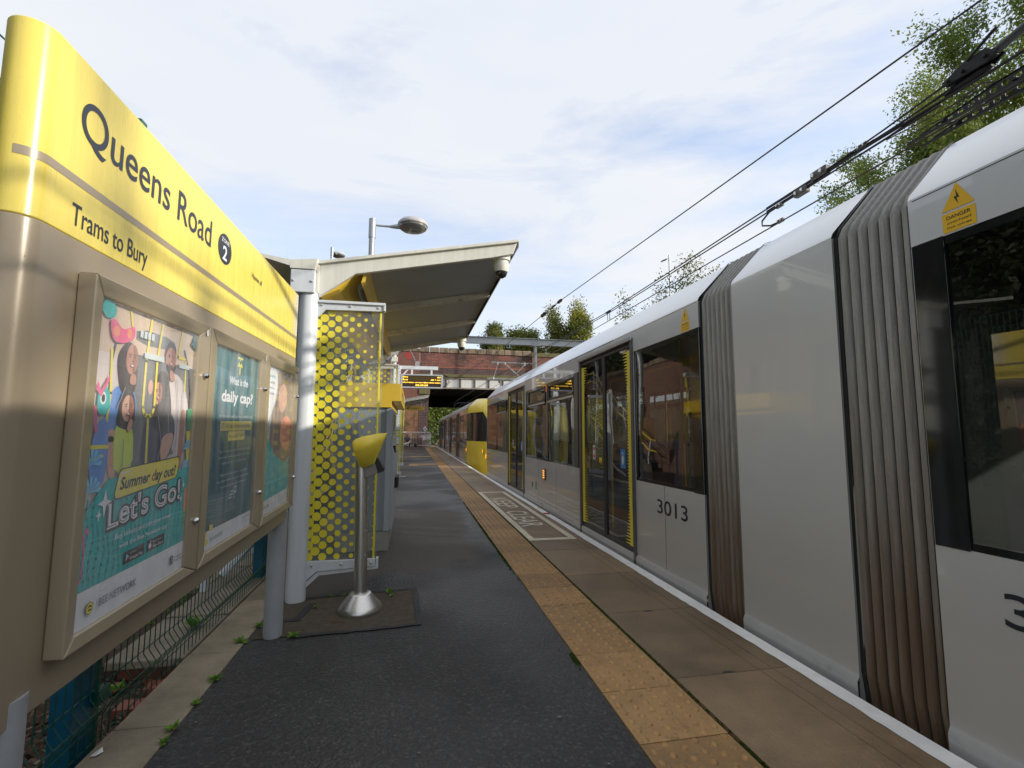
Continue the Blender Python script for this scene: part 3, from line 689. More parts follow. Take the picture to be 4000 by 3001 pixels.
def layer(parent, y0, y1, z0, z1):
    """clipped flat print in the plane of the poster; pts are (y,z)"""
    st = {'n': 0}
    def clip(pts):
        def cut(p, f, g):
            o = []
            for i in range(len(p)):
                a, b = p[i-1], p[i]; fa, fb = f(a), f(b)
                if (fa >= 0) != (fb >= 0): t = fa/(fa-fb); o.append((a[0]+(b[0]-a[0])*t, a[1]+(b[1]-a[1])*t))
                if fb >= 0: o.append(b)
            return o
        for f in (lambda p: p[0]-y0, lambda p: y1-p[0], lambda p: p[1]-z0, lambda p: z1-p[1]):
            pts = cut(pts, f, None)
            if not pts: return []
        return pts
    def add(name, polys, mat, smooth_=False):
        st['n'] += 1; x = XP + st['n']*.00016; mb = MB()
        for p in polys:
            p = clip(p)
            if len(p) > 2: mb.poly([(x, a, b) for a, b in p])
        if mb.f: part(name, mb, mat, parent)
    def txt(name, s, y, z, h, w, mat, bold=.004, shear=0, ang=0, align='l'):
        st['n'] += 1; x = XP + st['n']*.00016
        part(name, text_mb(MB(), s, (x, y, z), (0, math.cos(ang), math.sin(ang)), (0, -math.sin(ang), math.cos(ang)), h, w, bold, shear, align), mat, parent)
    return add, txt
def blob(pts, k=3):
    """round a polygon (Chaikin)"""
    for _ in range(k):
        o = []
        for i in range(len(pts)):
            a, b = pts[i], pts[(i+1) % len(pts)]; o += [(a[0]*.75+b[0]*.25, a[1]*.75+b[1]*.25), (a[0]*.25+b[0]*.75, a[1]*.25+b[1]*.75)]
        pts = o
    return pts
def stroke(pts, w):
    o = []
    for (a, b), (c, d) in zip(pts[:-1], pts[1:]):
        l = math.hypot(c-a, d-b) or 1; nx, nz = -(d-b)/l*w/2, (c-a)/l*w/2; ex, ez = (c-a)/l*w*.3, (d-b)/l*w*.3
        o.append([(a-nx-ex, b-nz-ez), (c-nx+ex, d-nz+ez), (c+nx+ex, d+nz+ez), (a+nx-ex, b+nz-ez)])
    return o
def ell(y, z, ry, rz, n=16): return [(y+ry*math.cos(2*PI*i/n), z+rz*math.sin(2*PI*i/n)) for i in range(n)]
# poster 1 (photo-like upper half is flat print: people in a carriage, coloured border, banner, lettering)
add, txt = layer(c1, a1, b1, d1, e1); P = m_p
add('poster_sheet', [[(a1, d1), (b1, d1), (b1, e1), (a1, e1)]], P['cream'])
add('poster_photo', [[(1.347, 1.579), (1.902, 1.596), (1.918, 1.453), (1.352, 1.438)]], P['beige'])
add('poster_photo', [blob([(1.51, 1.527), (1.732, 1.526), (1.735, 1.49), (1.511, 1.48)], 1), [(1.507, 1.452), (1.869, 1.447), (1.898, 1.185), (1.539, 1.12), (1.5, 1.3)]], P['grey'])
add('poster_photo', stroke([(1.80, 1.50), (1.84, 1.44), (1.86, 1.36), (1.862, 1.27)], .012)+stroke([(1.425, 1.49), (1.41, 1.42), (1.41, 1.30)], .01), P['black'])
add('poster_photo', [blob([(1.429, 1.366), (1.532, 1.355), (1.546, 1.261), (1.411, 1.22), (1.39, 1.273)])], P['blue'])
add('poster_photo', [blob([(1.431, 1.443), (1.476, 1.487), (1.522, 1.464), (1.540, 1.345), (1.46, 1.33), (1.435, 1.395)]), blob([(1.667, 1.48), (1.694, 1.517), (1.741, 1.512), (1.745, 1.462), (1.673, 1.442)])], P['darkhair'])
add('poster_photo', [blob([(1.727, 1.425), (1.806, 1.403), (1.861, 1.307), (1.855, 1.234), (1.835, 1.141), (1.746, 1.166), (1.708, 1.384)], 2)], P['cream'])
add('poster_photo', [blob([(1.799, 1.305), (1.838, 1.307), (1.835, 1.213), (1.829, 1.106), (1.796, 1.114), (1.802, 1.214)], 2), ell(1.710, 1.462, .030, .037), ell(1.498, 1.434, .027, .042)], P['skin'])
add('poster_photo', [blob([(1.684, 1.447), (1.712, 1.437), (1.739, 1.452), (1.735, 1.432), (1.712, 1.420), (1.688, 1.432)], 2), ell(1.700, 1.470, .004, .003, 8), ell(1.722, 1.471, .004, .003, 8), ell(1.490, 1.44, .003, .003, 8), ell(1.508, 1.44, .003, .003, 8)], P['darkhair'])
add('poster_photo', [blob([(1.591, 1.279), (1.746, 1.303), (1.779, 1.224), (1.721, 1.124), (1.579, 1.133), (1.576, 1.217)], 2)], P['navy'])
add('poster_photo', [blob([(1.630, 1.395), (1.66, 1.425), (1.709, 1.408), (1.755, 1.239), (1.634, 1.225), (1.618, 1.33)])], P['darkhair'])
add('poster_photo', [ell(1.645, 1.350, .022, .034), blob([(1.68, 1.216), (1.746, 1.234), (1.77, 1.214), (1.719, 1.138), (1.691, 1.137)], 2), ell(1.602, 1.365, .014, .022)], P['skin2'])
add('poster_photo', [blob([(1.458, 1.336), (1.502, 1.357), (1.533, 1.32), (1.531, 1.246), (1.445, 1.243), (1.455, 1.308)])], P['darkhair'])
add('poster_photo', [ell(1.494, 1.300, .026, .036), blob([(1.409, 1.231), (1.453, 1.223), (1.462, 1.14), (1.452, 1.10), (1.428, 1.13)], 2), ell(1.43, 1.228, .022, .017)], P['skin2'])
add('poster_photo', [blob([(1.445, 1.256), (1.470, 1.246), (1.503, 1.240), (1.530, 1.246), (1.540, 1.132), (1.455, 1.125), (1.443, 1.2)], 1)], P['lime'])
add('poster_photo', stroke([(1.583, 1.568), (1.568, 1.438), (1.567, 1.305), (1.58, 1.284), (1.6, 1.279), (1.62, 1.284), (1.63, 1.307), (1.628, 1.446), (1.649, 1.578)], .011)+stroke([(1.6, 1.279), (1.608, 1.13)], .012)+stroke([(1.778, 1.581), (1.756, 1.474), (1.812, 1.472), (1.817, 1.368)], .009)+stroke([(1.404, 1.447), (1.413, 1.337), (1.405, 1.258)], .010)+stroke([(1.469, 1.58), (1.497, 1.488)], .008), P['yellow'])
def face(y, z, ry, rz, dark):
    add('poster_photo', [[(y+ry*.15, z+rz*.95)]+[(y+ry*math.cos(a), z+rz*math.sin(a)) for a in [1.2-.35*i for i in range(8)]]], P['faceshade'])
    e = [ell(y+q*ry*.42, z+rz*.14, ry*.13, rz*.055, 8) for q in (-1, 1)]+[[(y+q*ry*.42-ry*.2, z+rz*.27), (y+q*ry*.42+ry*.2, z+rz*.27), (y+q*ry*.42+ry*.2, z+rz*.34), (y+q*ry*.42-ry*.2, z+rz*.33)] for q in (-1, 1)]
    add('poster_photo', e+[[(y-ry*.08, z-rz*.16), (y+ry*.14, z-rz*.16), (y+ry*.05, z-rz*.08)]], P['darkhair'])
    add('poster_photo', [blob([(y-ry*.38, z-rz*.33), (y+ry*.38, z-rz*.33), (y+ry*.2, z-rz*.56), (y-ry*.2, z-rz*.56)], 2)], P['lips']); add('poster_photo', [[(y-ry*.26, z-rz*.37), (y+ry*.26, z-rz*.37), (y+ry*.16, z-rz*.46), (y-ry*.16, z-rz*.46)]], P['white'])
face(1.498, 1.434, .027, .042, 1); face(1.710, 1.462, .030, .037, 1); face(1.645, 1.350, .022, .034, 0); face(1.494, 1.300, .026, .036, 0)
add('poster_photo', [blob([(1.684, 1.445), (1.710, 1.430), (1.739, 1.447), (1.736, 1.426), (1.712, 1.414), (1.688, 1.428)], 2)], P['darkhair'])
add('poster_photo', [blob([(1.49, 1.395), (1.515, 1.395), (1.52, 1.365), (1.485, 1.365)], 1), blob([(1.70, 1.43), (1.73, 1.42), (1.74, 1.39), (1.705, 1.395)], 1)], P['skin'])
add('poster_photo', [blob([(1.50, 1.272), (1.52, 1.27), (1.51, 1.235), (1.49, 1.24)], 1)], P['skin2'])
add('poster_photo', stroke([(1.75, 1.40), (1.775, 1.30), (1.77, 1.17)], .003)+stroke([(1.80, 1.395), (1.80, 1.31), (1.825, 1.22)], .003)+stroke([(1.535, 1.345), (1.50, 1.30), (1.535, 1.26)], .0)+stroke([(1.47, 1.355), (1.44, 1.30)], .004), P['fold'])
add('poster_photo', stroke([(1.65, 1.28), (1.68, 1.2), (1.66, 1.13)], .004)+stroke([(1.71, 1.29), (1.72, 1.22)], .004)+stroke([(1.48, 1.22), (1.485, 1.14)], .003), P['fold'])
add('poster_photo', [[(1.55, 1.462), (1.66, 1.462), (1.66, 1.445), (1.55, 1.445)], [(1.76, 1.455), (1.83, 1.455), (1.83, 1.44), (1.76, 1.44)]]+[[(1.52+.02*i, 1.520), (1.535+.02*i, 1.520), (1.535+.02*i, 1.500), (1.52+.02*i, 1.500)] for i in range(4)], P['ptext'])
# illustrated border
add('poster_border', [blob([(1.357, 1.346), (1.402, 1.352), (1.41, 1.283), (1.357, 1.280)], 1), blob([(1.355, 1.57), (1.373, 1.573), (1.405, 1.555), (1.399, 1.529), (1.368, 1.52), (1.340, 1.542)], 1)], P['teal'])
add('poster_border', [ell(1.378, 1.322, .012, .016)], P['white']); add('poster_border', [ell(1.378, 1.322, .007, .010)], P['black'])
add('poster_border', [blob([(1.354, 1.253), (1.403, 1.284), (1.418, 1.169), (1.403, 1.099), (1.340, 1.12)], 1)], P['blue'])
add('poster_border', [[(1.33, 1.208), (1.413, 1.206), (1.414, 1.196), (1.33, 1.198)]]+stroke([(1.34, 1.17), (1.395, 1.18)], .006), P['yellow'])
add('poster_border', [blob([(1.377, 1.521), (1.399, 1.528), (1.437, 1.501), (1.484, 1.526), (1.493, 1.513), (1.49, 1.484), (1.435, 1.467), (1.394, 1.469)], 2), [(1.351, 1.364), (1.366, 1.341), (1.395, 1.382), (1.399, 1.371), (1.368, 1.326), (1.346, 1.343)]]+stroke([(1.35, 1.30), (1.36, 1.24)], .01), P['pink'])
add('poster_border', [ell(1.408, 1.496, .014, .014), ell(1.465, 1.500, .011, .013)], P['orange'])
add('poster_border', [[(1.838, 1.307), (1.909, 1.315), (1.914, 1.232), (1.842, 1.239)]], P['green'])
add('poster_border', [[(1.858, 1.571), (1.904, 1.562), (1.892, 1.499), (1.832, 1.528)]], P['petrol'])
add('poster_border', [[(1.840, 1.233), (1.88, 1.233), (1.88, 1.13), (1.852, 1.13)]], P['yellow'])
# teal field, white foot
zt = lambda y: 1.098+.02*math.sin(y*31)
add('poster_field', [[(a1, .866), (b1, .866), (b1, 1.115), (1.80, 1.108), (1.66, 1.125), (1.5, 1.118), (1.43, 1.12), (1.39, 1.09), (a1, 1.03)]], P['teal'])
stripes = []
for i in range(26):
    y = 1.33+i*.0235; pl = [(y+.006*math.sin(j*1.1+i), .868+j*.021) for j in range(11 if i % 3 else 8)]; stripes += stroke(pl, .0075)
add('poster_field', stripes, P['teal_dark'])
add('poster_foot', [[(a1, d1), (b1, d1), (b1, .866), (a1, .866)]], P['white'])
def flower(y, z, r): return [[(y, z), (y+r*math.cos(t-.18), z+r*math.sin(t-.18)), (y+r*1.15*math.cos(t), z+r*1.15*math.sin(t)), (y+r*math.cos(t+.18), z+r*math.sin(t+.18))] for t in (.1, .6, 1.1, 1.6, 2.1, 2.6, 3.1)]
add('poster_border', flower(1.857, 1.175, .028)+flower(1.850, 1.113, .024)+flower(1.352, 1.16, .035)+flower(1.358, 1.095, .034), P['flower'])
add('poster_border', stroke([(1.345, 1.0), (1.352, .95), (1.348, .90), (1.335, .88)], .006)+stroke([(1.352, 1.01), (1.36, 1.0)], .01), P['pink'])
add('poster_border', [[(1.853, 1.04), (1.875, 1.045), (1.872, .96), (1.852, .97)]], P['orange']); add('poster_border', [[(1.850, .97), (1.87, .965), (1.862, .90), (1.850, .91)]], P['green'])
add('poster_border', [[(1.327, .95), (1.337, .93), (1.335, .88), (1.326, .87)]], P['flower'])
# banner + lettering
def rrect(p, r=.012):
    o = []
    for i in range(4):
        a, b, c = p[i-1], p[i], p[(i+1) % 4]
        def tow(q): l = math.hypot(q[0]-b[0], q[1]-b[1]); return (b[0]+(q[0]-b[0])*r/l, b[1]+(q[1]-b[1])*r/l)
        s, e = tow(a), tow(c)
        for t in range(5): t /= 4; o.append(((1-t)**2*s[0]+2*t*(1-t)*b[0]+t*t*e[0], (1-t)**2*s[1]+2*t*(1-t)*b[1]+t*t*e[1]))
    return o
bn = [(1.452, 1.064), (1.470, 1.138), (1.800, 1.150), (1.786, 1.086)]
cy_, cz_ = 1.628, 1.109
add('poster_banner', [rrect([((y-cy_)*1.02+cy_, (z-cz_)*1.09+cz_) for y, z in bn], .02)], P['black'])
add('poster_banner', [rrect(bn, .018)], P['yellow'])
add('poster_banner', stroke([(1.468, 1.105), (1.475, 1.128), (1.515, 1.131)], .004), P['white'])
txt('poster_lettering', 'Summer day out?', 1.474, 1.086, .030, .305, P['black'], .03, .25, .03)
txt('poster_lettering', "Let's Go!", 1.428, .992, .062, .400, P['black'], .085, 0, .055)
txt('poster_lettering', "Let's Go!", 1.432, .994, .060, .388, P['white'], .02, 0, .055)
txt('poster_lettering', "Let's Go!", 1.432, .994, .060, .388, P['grey'], -.028, 0, .055)
def star(y, z, r): return [(y, z+r), (y+r*.2, z+r*.2), (y+r*.8, z), (y+r*.2, z-r*.2), (y, z-r), (y-r*.2, z-r*.2), (y-r*.8, z), (y-r*.2, z+r*.2)]
add('poster_border', [star(1.414, 1.062, .036), star(1.393, 1.035, .016), star(1.838, 1.055, .013), star(1.826, 1.012, .014)], P['white'])
txt('poster_lettering', 'Buy tickets and plan your travel', 1.470, .960, .0125, .292, P['white'], .0, 0, .015)
txt('poster_lettering', 'with the Bee Network app', 1.492, .932, .0125, .252, P['white'], .0, 0, .015)
add('app_badge', [[(1.518, .884), (1.617, .886), (1.617, .918), (1.518, .916)], [(1.632, .888), (1.731, .890), (1.731, .922), (1.632, .920)]], P['black'])
txt('poster_lettering', 'Google Play', 1.545, .890, .0085, .066, P['white'], 0); txt('poster_lettering', 'GET IT ON', 1.545, .905, .004, .03, P['white'], 0)
txt('poster_lettering', 'App Store', 1.662, .894, .009, .062, P['white'], 0); txt('poster_lettering', 'Download on the', 1.662, .909, .004, .05, P['white'], 0)
add('app_mark', [[(1.525, .889), (1.525, .911), (1.541, .900)]], P['flower']); add('app_mark', [[(1.525, .889), (1.533, .894), (1.541, .900), (1.533, .9)]], P['red'])
add('app_mark', [ell(1.646, .902, .0075, .008), ell(1.648, .914, .002, .003, 8)], P['white'])
txt('poster_lettering', 'BEE NETWORK', 1.420, .812, .0185, .165, P['navy'], .01)
txt('poster_lettering', 'BEE NETWORK', 1.420, .812, .0185, .165, P['white'], -.03)
add('bee_mark', [[(1.385+.016*math.cos(t), .820+.016*math.sin(t)) for t in [PI/6+i*PI/3 for i in range(6)]]], P['black'])
add('bee_mark', [[(1.385+.0145*math.cos(t), .820+.0145*math.sin(t)) for t in [PI/6+i*PI/3 for i in range(6)]]], P['yellow'])
add('bee_mark', stroke([(1.378, .822), (1.384, .826), (1.392, .822)], .003)+stroke([(1.380, .816), (1.391, .816)], .003), P['black'])
add('transport_mark', [q for k in range(4) for q in stroke([(1.776+.0055*k, .812), (1.776+.0055*k, .832)], .003)]+stroke([(1.775, .833), (1.785, .838), (1.794, .833)], .003), P['black'])
txt('poster_lettering', 'Transport for', 1.803, .826, .006, .050, P['black'], 0); txt('poster_lettering', 'Greater Manchester', 1.803, .815, .006, .070, P['black'], 0)
# poster 2
add, txt = layer(c2, a2, b2, d2, e2)
add('poster_sheet', [[(a2, d2), (b2, d2), (b2, e2), (a2, e2)]], P['petrol'])
add('poster_field', [[(a2+.0, e2-.2), (b2, e2-.3), (b2, e2), (a2, e2)]], P['petrol2'])
cyy = 2.335
add('poster_arrow', stroke([(cyy-.03, 1.545), (cyy+.03, 1.545)], .008)+stroke([(cyy, 1.535), (cyy, 1.477)], .012)+[[(cyy-.034, 1.507), (cyy, 1.535), (cyy+.034, 1.507), (cyy+.016, 1.507), (cyy, 1.519), (cyy-.016, 1.507)]], P['yellow'])
txt('poster_lettering', 'What is the', cyy, 1.425, .032, .23, P['white'], .02, align='c')
txt('poster_lettering', 'daily cap?', cyy, 1.350, .045, .38, P['white'], .03, align='c')
txt('poster_lettering', "It's the most you'll pay for unlimited travel", cyy, 1.283, .013, .40, P['ptext'], 0, align='c')
add('poster_band', [[(2.15, 1.228), (2.53, 1.228), (2.53, 1.268), (2.15, 1.268)], [(2.24, 1.186), (2.44, 1.186), (2.44, 1.226), (2.24, 1.226)]], P['bandyellow'])
txt('poster_lettering', '£7.10 a day for travel on tram', cyy, 1.240, .018, .35, P['petrol'], .01, align='c'); txt('poster_lettering', 'bus and tram', cyy, 1.198, .018, .17, P['petrol'], .01, align='c')
for i, (s, w) in enumerate((('Tap in and out with contactless and', .38), ('you will never pay more than the', .36), ('daily cap for your journeys', .30), ('', 0), ('Find out more about how you', .32), ('can save when you use contactless', .38), ('to travel across the network', .30))):
    if s: txt('poster_lettering', s, cyy, 1.140-i*.024, .011, w, P['ptext'], 0, align='c')
add('wave_mark', [q for k in range(3) for q in stroke([(cyy-.05+.012*k, .945+.012*k), (cyy-.02+.012*k, .945+.012*k)], .006)]+stroke([(cyy+.01, .94), (cyy+.01, .985), (cyy+.035, .985), (cyy+.035, .962), (cyy+.01, .962)], .007), P['ptext'])
add('poster_foot', [[(a2, d2), (b2, d2), (b2, .846), (a2, .852)]], P['white'])
add('bee_mark', [[(2.075+.02*math.cos(t), .812+.016*math.sin(t)) for t in [PI/6+i*PI/3 for i in range(6)]], [(2.10, .85), (2.135, .845), (2.13, .868), (2.10, .872)], [(2.05, .83), (2.08, .832), (2.08, .852), (2.045, .85)]], P['bandyellow'])
txt('poster_lettering', 'BEE NETWORK', 2.11, .806, .014, .13, P['grey'], .0); txt('poster_lettering', 'Transport for Greater Manchester', 2.47, .826, .008, .09, P['grey'], 0)
# poster 3
add, txt = layer(c3, a3, b3, d3, e3)
add('poster_sheet', [[(a3, d3), (b3, d3), (b3, e3), (a3, e3)]], P['fog'])
add('poster_photo', [blob([(2.92, 1.58), (3.4, 1.62), (3.4, 1.02), (2.85, 1.05), (2.84, 1.3), (2.98, 1.42)], 2)], P['brown'])
add('poster_photo', [blob([(2.96, 1.47), (3.14, 1.50), (3.18, 1.36), (3.02, 1.30)])], P['skin2'])
add('poster_photo', [blob([(3.05, 1.30), (3.3, 1.30), (3.3, 1.08), (3.04, 1.12)], 2)], P['orange'])
add('poster_photo', [blob([(2.72, 1.58), (2.95, 1.56), (2.93, 1.40), (2.80, 1.26), (2.72, 1.24)], 2)], P['white'])
add('poster_field', [blob([(2.6, 1.22), (2.80, 1.19), (2.98, 1.06), (3.4, 1.00), (3.4, .7), (2.6, .7)], 1)], P['teal'])
add('poster_foot', [[(a3, d3), (b3, d3), (b3, .862), (a3, .852)]], P['white'])
txt('poster_lettering', 'Accessibility', 2.755, 1.508, .018, .15, P['teal'], .0)
for i, s in enumerate(('If you need help', 'travelling on tram', 'tell us today')): txt('poster_lettering', s, 2.755, 1.475-.03*i, .014, .13, P['grey'], .0)
txt('poster_lettering', 'BEE NETWORK', 2.76, .812, .014, .14, P['grey'], .0)
def rise(o, k):   # the board climbs very slightly towards its far end
    for ch in o.children:
        for v in ch.data.vertices: v.co.z += k*v.co.y
        rise(ch, k)
rise(S, .020)

# ================================================================== FENCE behind the sign
F = thing('mesh_fence', 'dark green welded mesh fence with folded wires and blue posts behind the station sign', 'fence', (-1.245, 4, -.05))
mb = MB(); 
def foldx(z):
    o = 0
    for c in (.13, 1.1, 2.0, 2.55): o = max(o, max(0, 1-abs(z-c)/.055)*.035)
    return o
zs_ = sorted({-.03, .05, .13, .145, .2, .6, 1.05, 1.1, 1.15, 1.95, 2.0, 2.05, 2.44, .075, .185, 1.6})
y = .2
while y < 9.0:
    mb.tube([(-1.245+foldx(z), y, z) for z in zs_], .0026, 5, False); y += .05
part('vertical_wires', mb, m_fence, F, kind='stuff')
for z in (-.01, .055, .13, .20, .42, .63, .84, 1.04, 1.1, 1.16, 1.4, 1.65, 1.94, 2.0, 2.06, 2.3, 2.43):
    part('horizontal_wire', MB().tube([(-1.249+foldx(z), .2, z), (-1.249+foldx(z), 9.0, z)], .003, 5, False), m_fence, F)
for y in (-.02, 2.37, 4.78, 7.2):
    part('post', MB().box(-1.335, -1.258, y-.10, y+.03, -.3, 2.4), m_bluepost, F, bevel=.004)
    p = part('post', MB().box(-1.315, -1.262, y+.033, y+.085, -.3, 2.68), m_fence, F, bevel=.004)
    for z in (.16, 1.1, 2.0): part('clip', MB().box(-1.262, -1.232, y+.02, y+.10, z-.03, z+.03), m_fence, p, bevel=.003)

# weeds -------------------------------------------------------------
def weed(x, y, z, s, label, upright=False, n=14):
    t = thing('weed', label, 'weed', (x, y, z), 'small green weeds along the platform edges')
    mb = MB()
    for i in range(n):
        a = 2*PI*i/n*1.618*2; e = random.uniform(.15, 1.0) if not upright else random.uniform(.6, 1.3); l = s*random.uniform(.45, .9); w = l*.26
        d = Vector((math.cos(a)*math.cos(e), math.sin(a)*math.cos(e), math.sin(e))); sd = Vector((-math.sin(a), math.cos(a), 0))
        p = Vector((x, y, z)); m1 = p+d*l*.55; m2 = p+d*l-Vector((0, 0, l*.15))
        mb.poly([tuple(p), tuple(m1+sd*w), tuple(m2+sd*w*.4), tuple(m2+d*w*.5), tuple(m2-sd*w*.4), tuple(m1-sd*w)])
    part('leaves', mb, m_weed, t)
    part('stem', MB().tube([(x, y, z-.01), (x, y, z+s*.4)], .0012, 4), m_twig, t)
weed(-.70, 3.33, 0, .05, 'bright green weed rosette just right of the grey sign post foot')
weed(-.985, 3.30, 0, .055, 'leafy weed at the left of the grey sign post foot by the asphalt edge')
weed(-.95, 3.55, 0, .05, 'low weed on the stone kerb between the sign post and shelter column')
weed(-.90, 3.86, 0, .045, 'weed tuft at the left foot of the white shelter column')
weed(-.66, 3.82, 0, .035, 'small weed on the aggregate patch right of the shelter column')
weed(-.60, 4.06, 0, .035, 'tiny weed behind the aggregate patch below the dotted glass')
weed(-.50, 4.06, 0, .028, 'smallest weed in the back joint of the aggregate patch')
weed(-.16, 4.05, 0, .06, 'upright pale weed growing in the joint behind the validator foot', True, 9)
weed(-.14, 3.98, 0, .035, 'dark low weed in front of the upright pale weed')
weed(-.955, 2.85, 0, .05, 'spreading weed on the kerb and asphalt joint below the third poster')
weed(-.96, 2.62, 0, .035, 'small weed halfway along the kerb and asphalt joint')
weed(-.965, 2.42, 0, .045, 'weed in the kerb joint nearest the middle of the first poster')
weed(-.96, 2.33, 0, .035, 'weed close below another on the near kerb joint')
weed(-.95, 1.98, 0, .02, 'tiny weed on the nearest stretch of kerb joint')
weed(-.40, 3.56, 0, .018, 'tiny leaf sprig at the front rim of the validator foot', n=5)
weed(-1.36, 3.6, 0, .11, 'grassy tuft growing between flagstones behind the green mesh fence', True, 16)
for i, (x, y, s) in enumerate(((-1.75, 2.42, .14), (-1.42, 2.55, .12), (-1.5, 3.05, .10), (-1.95, 2.9, .12))):
    weed(x, y, -.13, s, ('broad green weed clump nearest the blue fence post', 'green weed clump right of the blue fence post behind the mesh', 'weed clump beside the red brick edge behind the mesh', 'weed clump deep in the leaf litter behind the mesh')[i], True, 26)
solo('paper_scrap', MB().poly([(-1.19, 2.28, .004), (-1.165, 2.265, .012), (-1.155, 2.30, .006), (-1.17, 2.32, .014), (-1.187, 2.31, .004)]), m_print_w, 'crumpled white scrap of paper on the stone kerb at the fence foot', 'litter')
for i in range(3):
    x, y = -.56+.03*i, 3.56-.03*i
    solo('dry_twig', MB().tube([(x, y, .002), (x+.05, y+.02*(i-1), .006), (x+.09, y-.01*i, .003)], .0022, 5), m_twig, ('upper brown twig on the aggregate left of the validator', 'middle brown twig on the aggregate left of the validator', 'lowest brown twig on the aggregate left of the validator')[i], 'twig', 'dry twigs on the aggregate patch')

# ================================================================== CARD VALIDATOR
V = thing('card_validator', 'brushed steel card reader post with a yellow hood and flared foot', 'ticket validator', (-.345, 3.715, 0))
vx, vy = -.345, 3.715
part('foot', MB().lathe((vx, vy, -.003), [(.150, 0), (.153, .012), (.150, .028), (.138, .045), (.075, .118), (.068, .126), (.050, .129)], 40), m_steel, V, smooth=True)
part('pole', MB().tube([(vx, vy, .10), (vx-.022, vy, 1.00), (vx-.024, vy, 1.08)], [.0445, .0445, .04], 32), m_steel, V, smooth=True)
hp = MB(); 
plate = [(vx+.028, .36), (vx+.046, .40), (vx+.046, .60), (vx+.028, .64)]
def arc_plate(z0, z1, a0, a1, r):
    n = 6; g = []
    for z in (z0, z1): g.append([(vx+r*math.cos(a0+(a1-a0)*i/n), vy+r*math.sin(a0+(a1-a0)*i/n), z) for i in range(n+1)])
    return MB().grid([[(q[0]-.011, q[1], q[2]) for q in r_] for r_ in g])
pl = part('access_plate', arc_plate(.33, .60, -1.05, .1, .0462), m_steel, V, smooth=True)
for z in (.38, .55):
    for a in (-.95,): part('rivet', MB().lathe((vx+.046*math.cos(a), vy+.046*math.sin(a), z), [(.005, -.004), (.005, .003), (.003, .005)], 8, 'y'), m_chrome, pl)
hood = [(698,250),(702,228),(722,212),(760,198),(800,187),(880,173),(951,168),(925,230),(895,310),(874,368),(862,388),(840,402),(790,419),(772,419),(758,408),(715,310)]
HH = [(-.432+(a-700)*.000965, 1.17-(b-240)*.000998) for a, b in hood]
mb = MB(); W = .058
# rounded shell: side outlines inset at the outer faces
cx_, cz2 = sum(p[0] for p in HH)/len(HH), sum(p[1] for p in HH)/len(HH)
rws = []
for yy, sc in ((-W, .955), (-W+.012, .988), (-W+.03, 1.0), (W-.03, 1.0), (W-.012, .988), (W, .955)):
    rws.append([(cx_+(p[0]-cx_)*sc, vy+yy, cz2+(p[1]-cz2)*sc) for p in HH]+[(cx_+(HH[0][0]-cx_)*sc, vy+yy, cz2+(HH[0][1]-cz2)*sc)])
# leave the front (tip to reader) open: skip columns 6..9
mb.grid([r[9:17]+r[1:7] for r in rws])
side = [p for p in rws[0][:-1]]
mb.poly(side); mb.poly([p for p in rws[-1][:-1]][::-1])
part('hood', mb, m_yellow, V, smooth=22).modifiers.new('s', 'SOLIDIFY').thickness = .004
def R2(pts): return [(-.432+(a-700)*.000965, 1.17-(b-240)*.000998) for a, b in pts]
m_reader = M('reader_grey', (.20, .19, .175), .45)
part('reader_body', MB().prism(R2([(770,380),(868,375),(872,392),(893,455),(822,486),(806,488),(797,480)]), 'y', vy-.047, vy+.047), m_reader, V, bevel=.006)
part('reader_head', MB().prism(R2([(866,378),(882,340),(938,430),(930,444),(892,456)]), 'y', vy-.049, vy+.049), m_black, V, bevel=.004)
a, b = R2([(896,366)])[0], R2([(932,424)])[0]
dx, dz = (b[0]-a[0]), (b[1]-a[1]); nx, nz = .0012, .0006
part('reader_screen', MB().quad((a[0]+nx, vy-.036, a[1]+nz), (a[0]+nx, vy+.036, a[1]+nz), (b[0]+nx, vy+.036, b[1]+nz), (b[0]+nx, vy-.036, b[1]+nz)), m_p['orange'], V)

# ================================================================== SHELTER (and its far twin)
def bolt(mb, x, y, z, r=.011): mb.lathe((x, y, z), [(r, .002), (r*.9, -.006), (r*.4, -.008)], 10, 'y')
T = thing('shelter', 'near tram shelter with a white sloping canopy, yellow valance and dotted glass side screen', 'shelter', (-.84, 4.02, 0), 'platform shelters')
for y in (4.02, 7.95):
    p = part('column', MB().cyl((-.84, y, -.02), (-.84, y, 2.34), .0715, n=32), m_grey_paint, T, smooth=True)
    mb = MB().box(-.966, -.787, y-.09, y+.09, 2.325, 2.505); part('column_head', mb, m_grey_paint, T, bevel=.006)
    mb = MB()
    for x in (-.945, -.808): bolt(mb, x, y-.09, 2.415)
    part('head_bolts', mb, m_steel, T)
part('column_head', MB().prism([(-.972, 2.51), (-.79, 2.51), (-.768, 2.60), (-.978, 2.578)], 'y', 3.925, 8.05), m_cream_paint, T, bevel=.003)
part('back_wing', MB().prism([(-.975, 2.578), (-1.14, 2.603), (-1.9, 2.72), (-1.9, 2.69), (-1.14, 2.575), (-.975, 2.53)], 'y', 3.925, 8.05), m_cream_paint, T)
part('roof_panel', MB().prism([(-.775, 2.602), (.852, 2.913), (.852, 2.888), (-.775, 2.575)], 'y', 3.975, 8.08), m_cream_paint, T, bevel=.003)
part('end_cap', MB().prism([(-.765, 2.578), (.840, 2.886), (.806, 2.786), (.613, 2.738), (-.495, 2.519), (-.769, 2.315)], 'y', 4.0, 4.045), m_cream_paint, T, bevel=.004)
part('cap_flange', MB().box(-.786, -.766, 3.985, 4.05, 2.34, 2.57), m_cream_paint, T, bevel=.003)
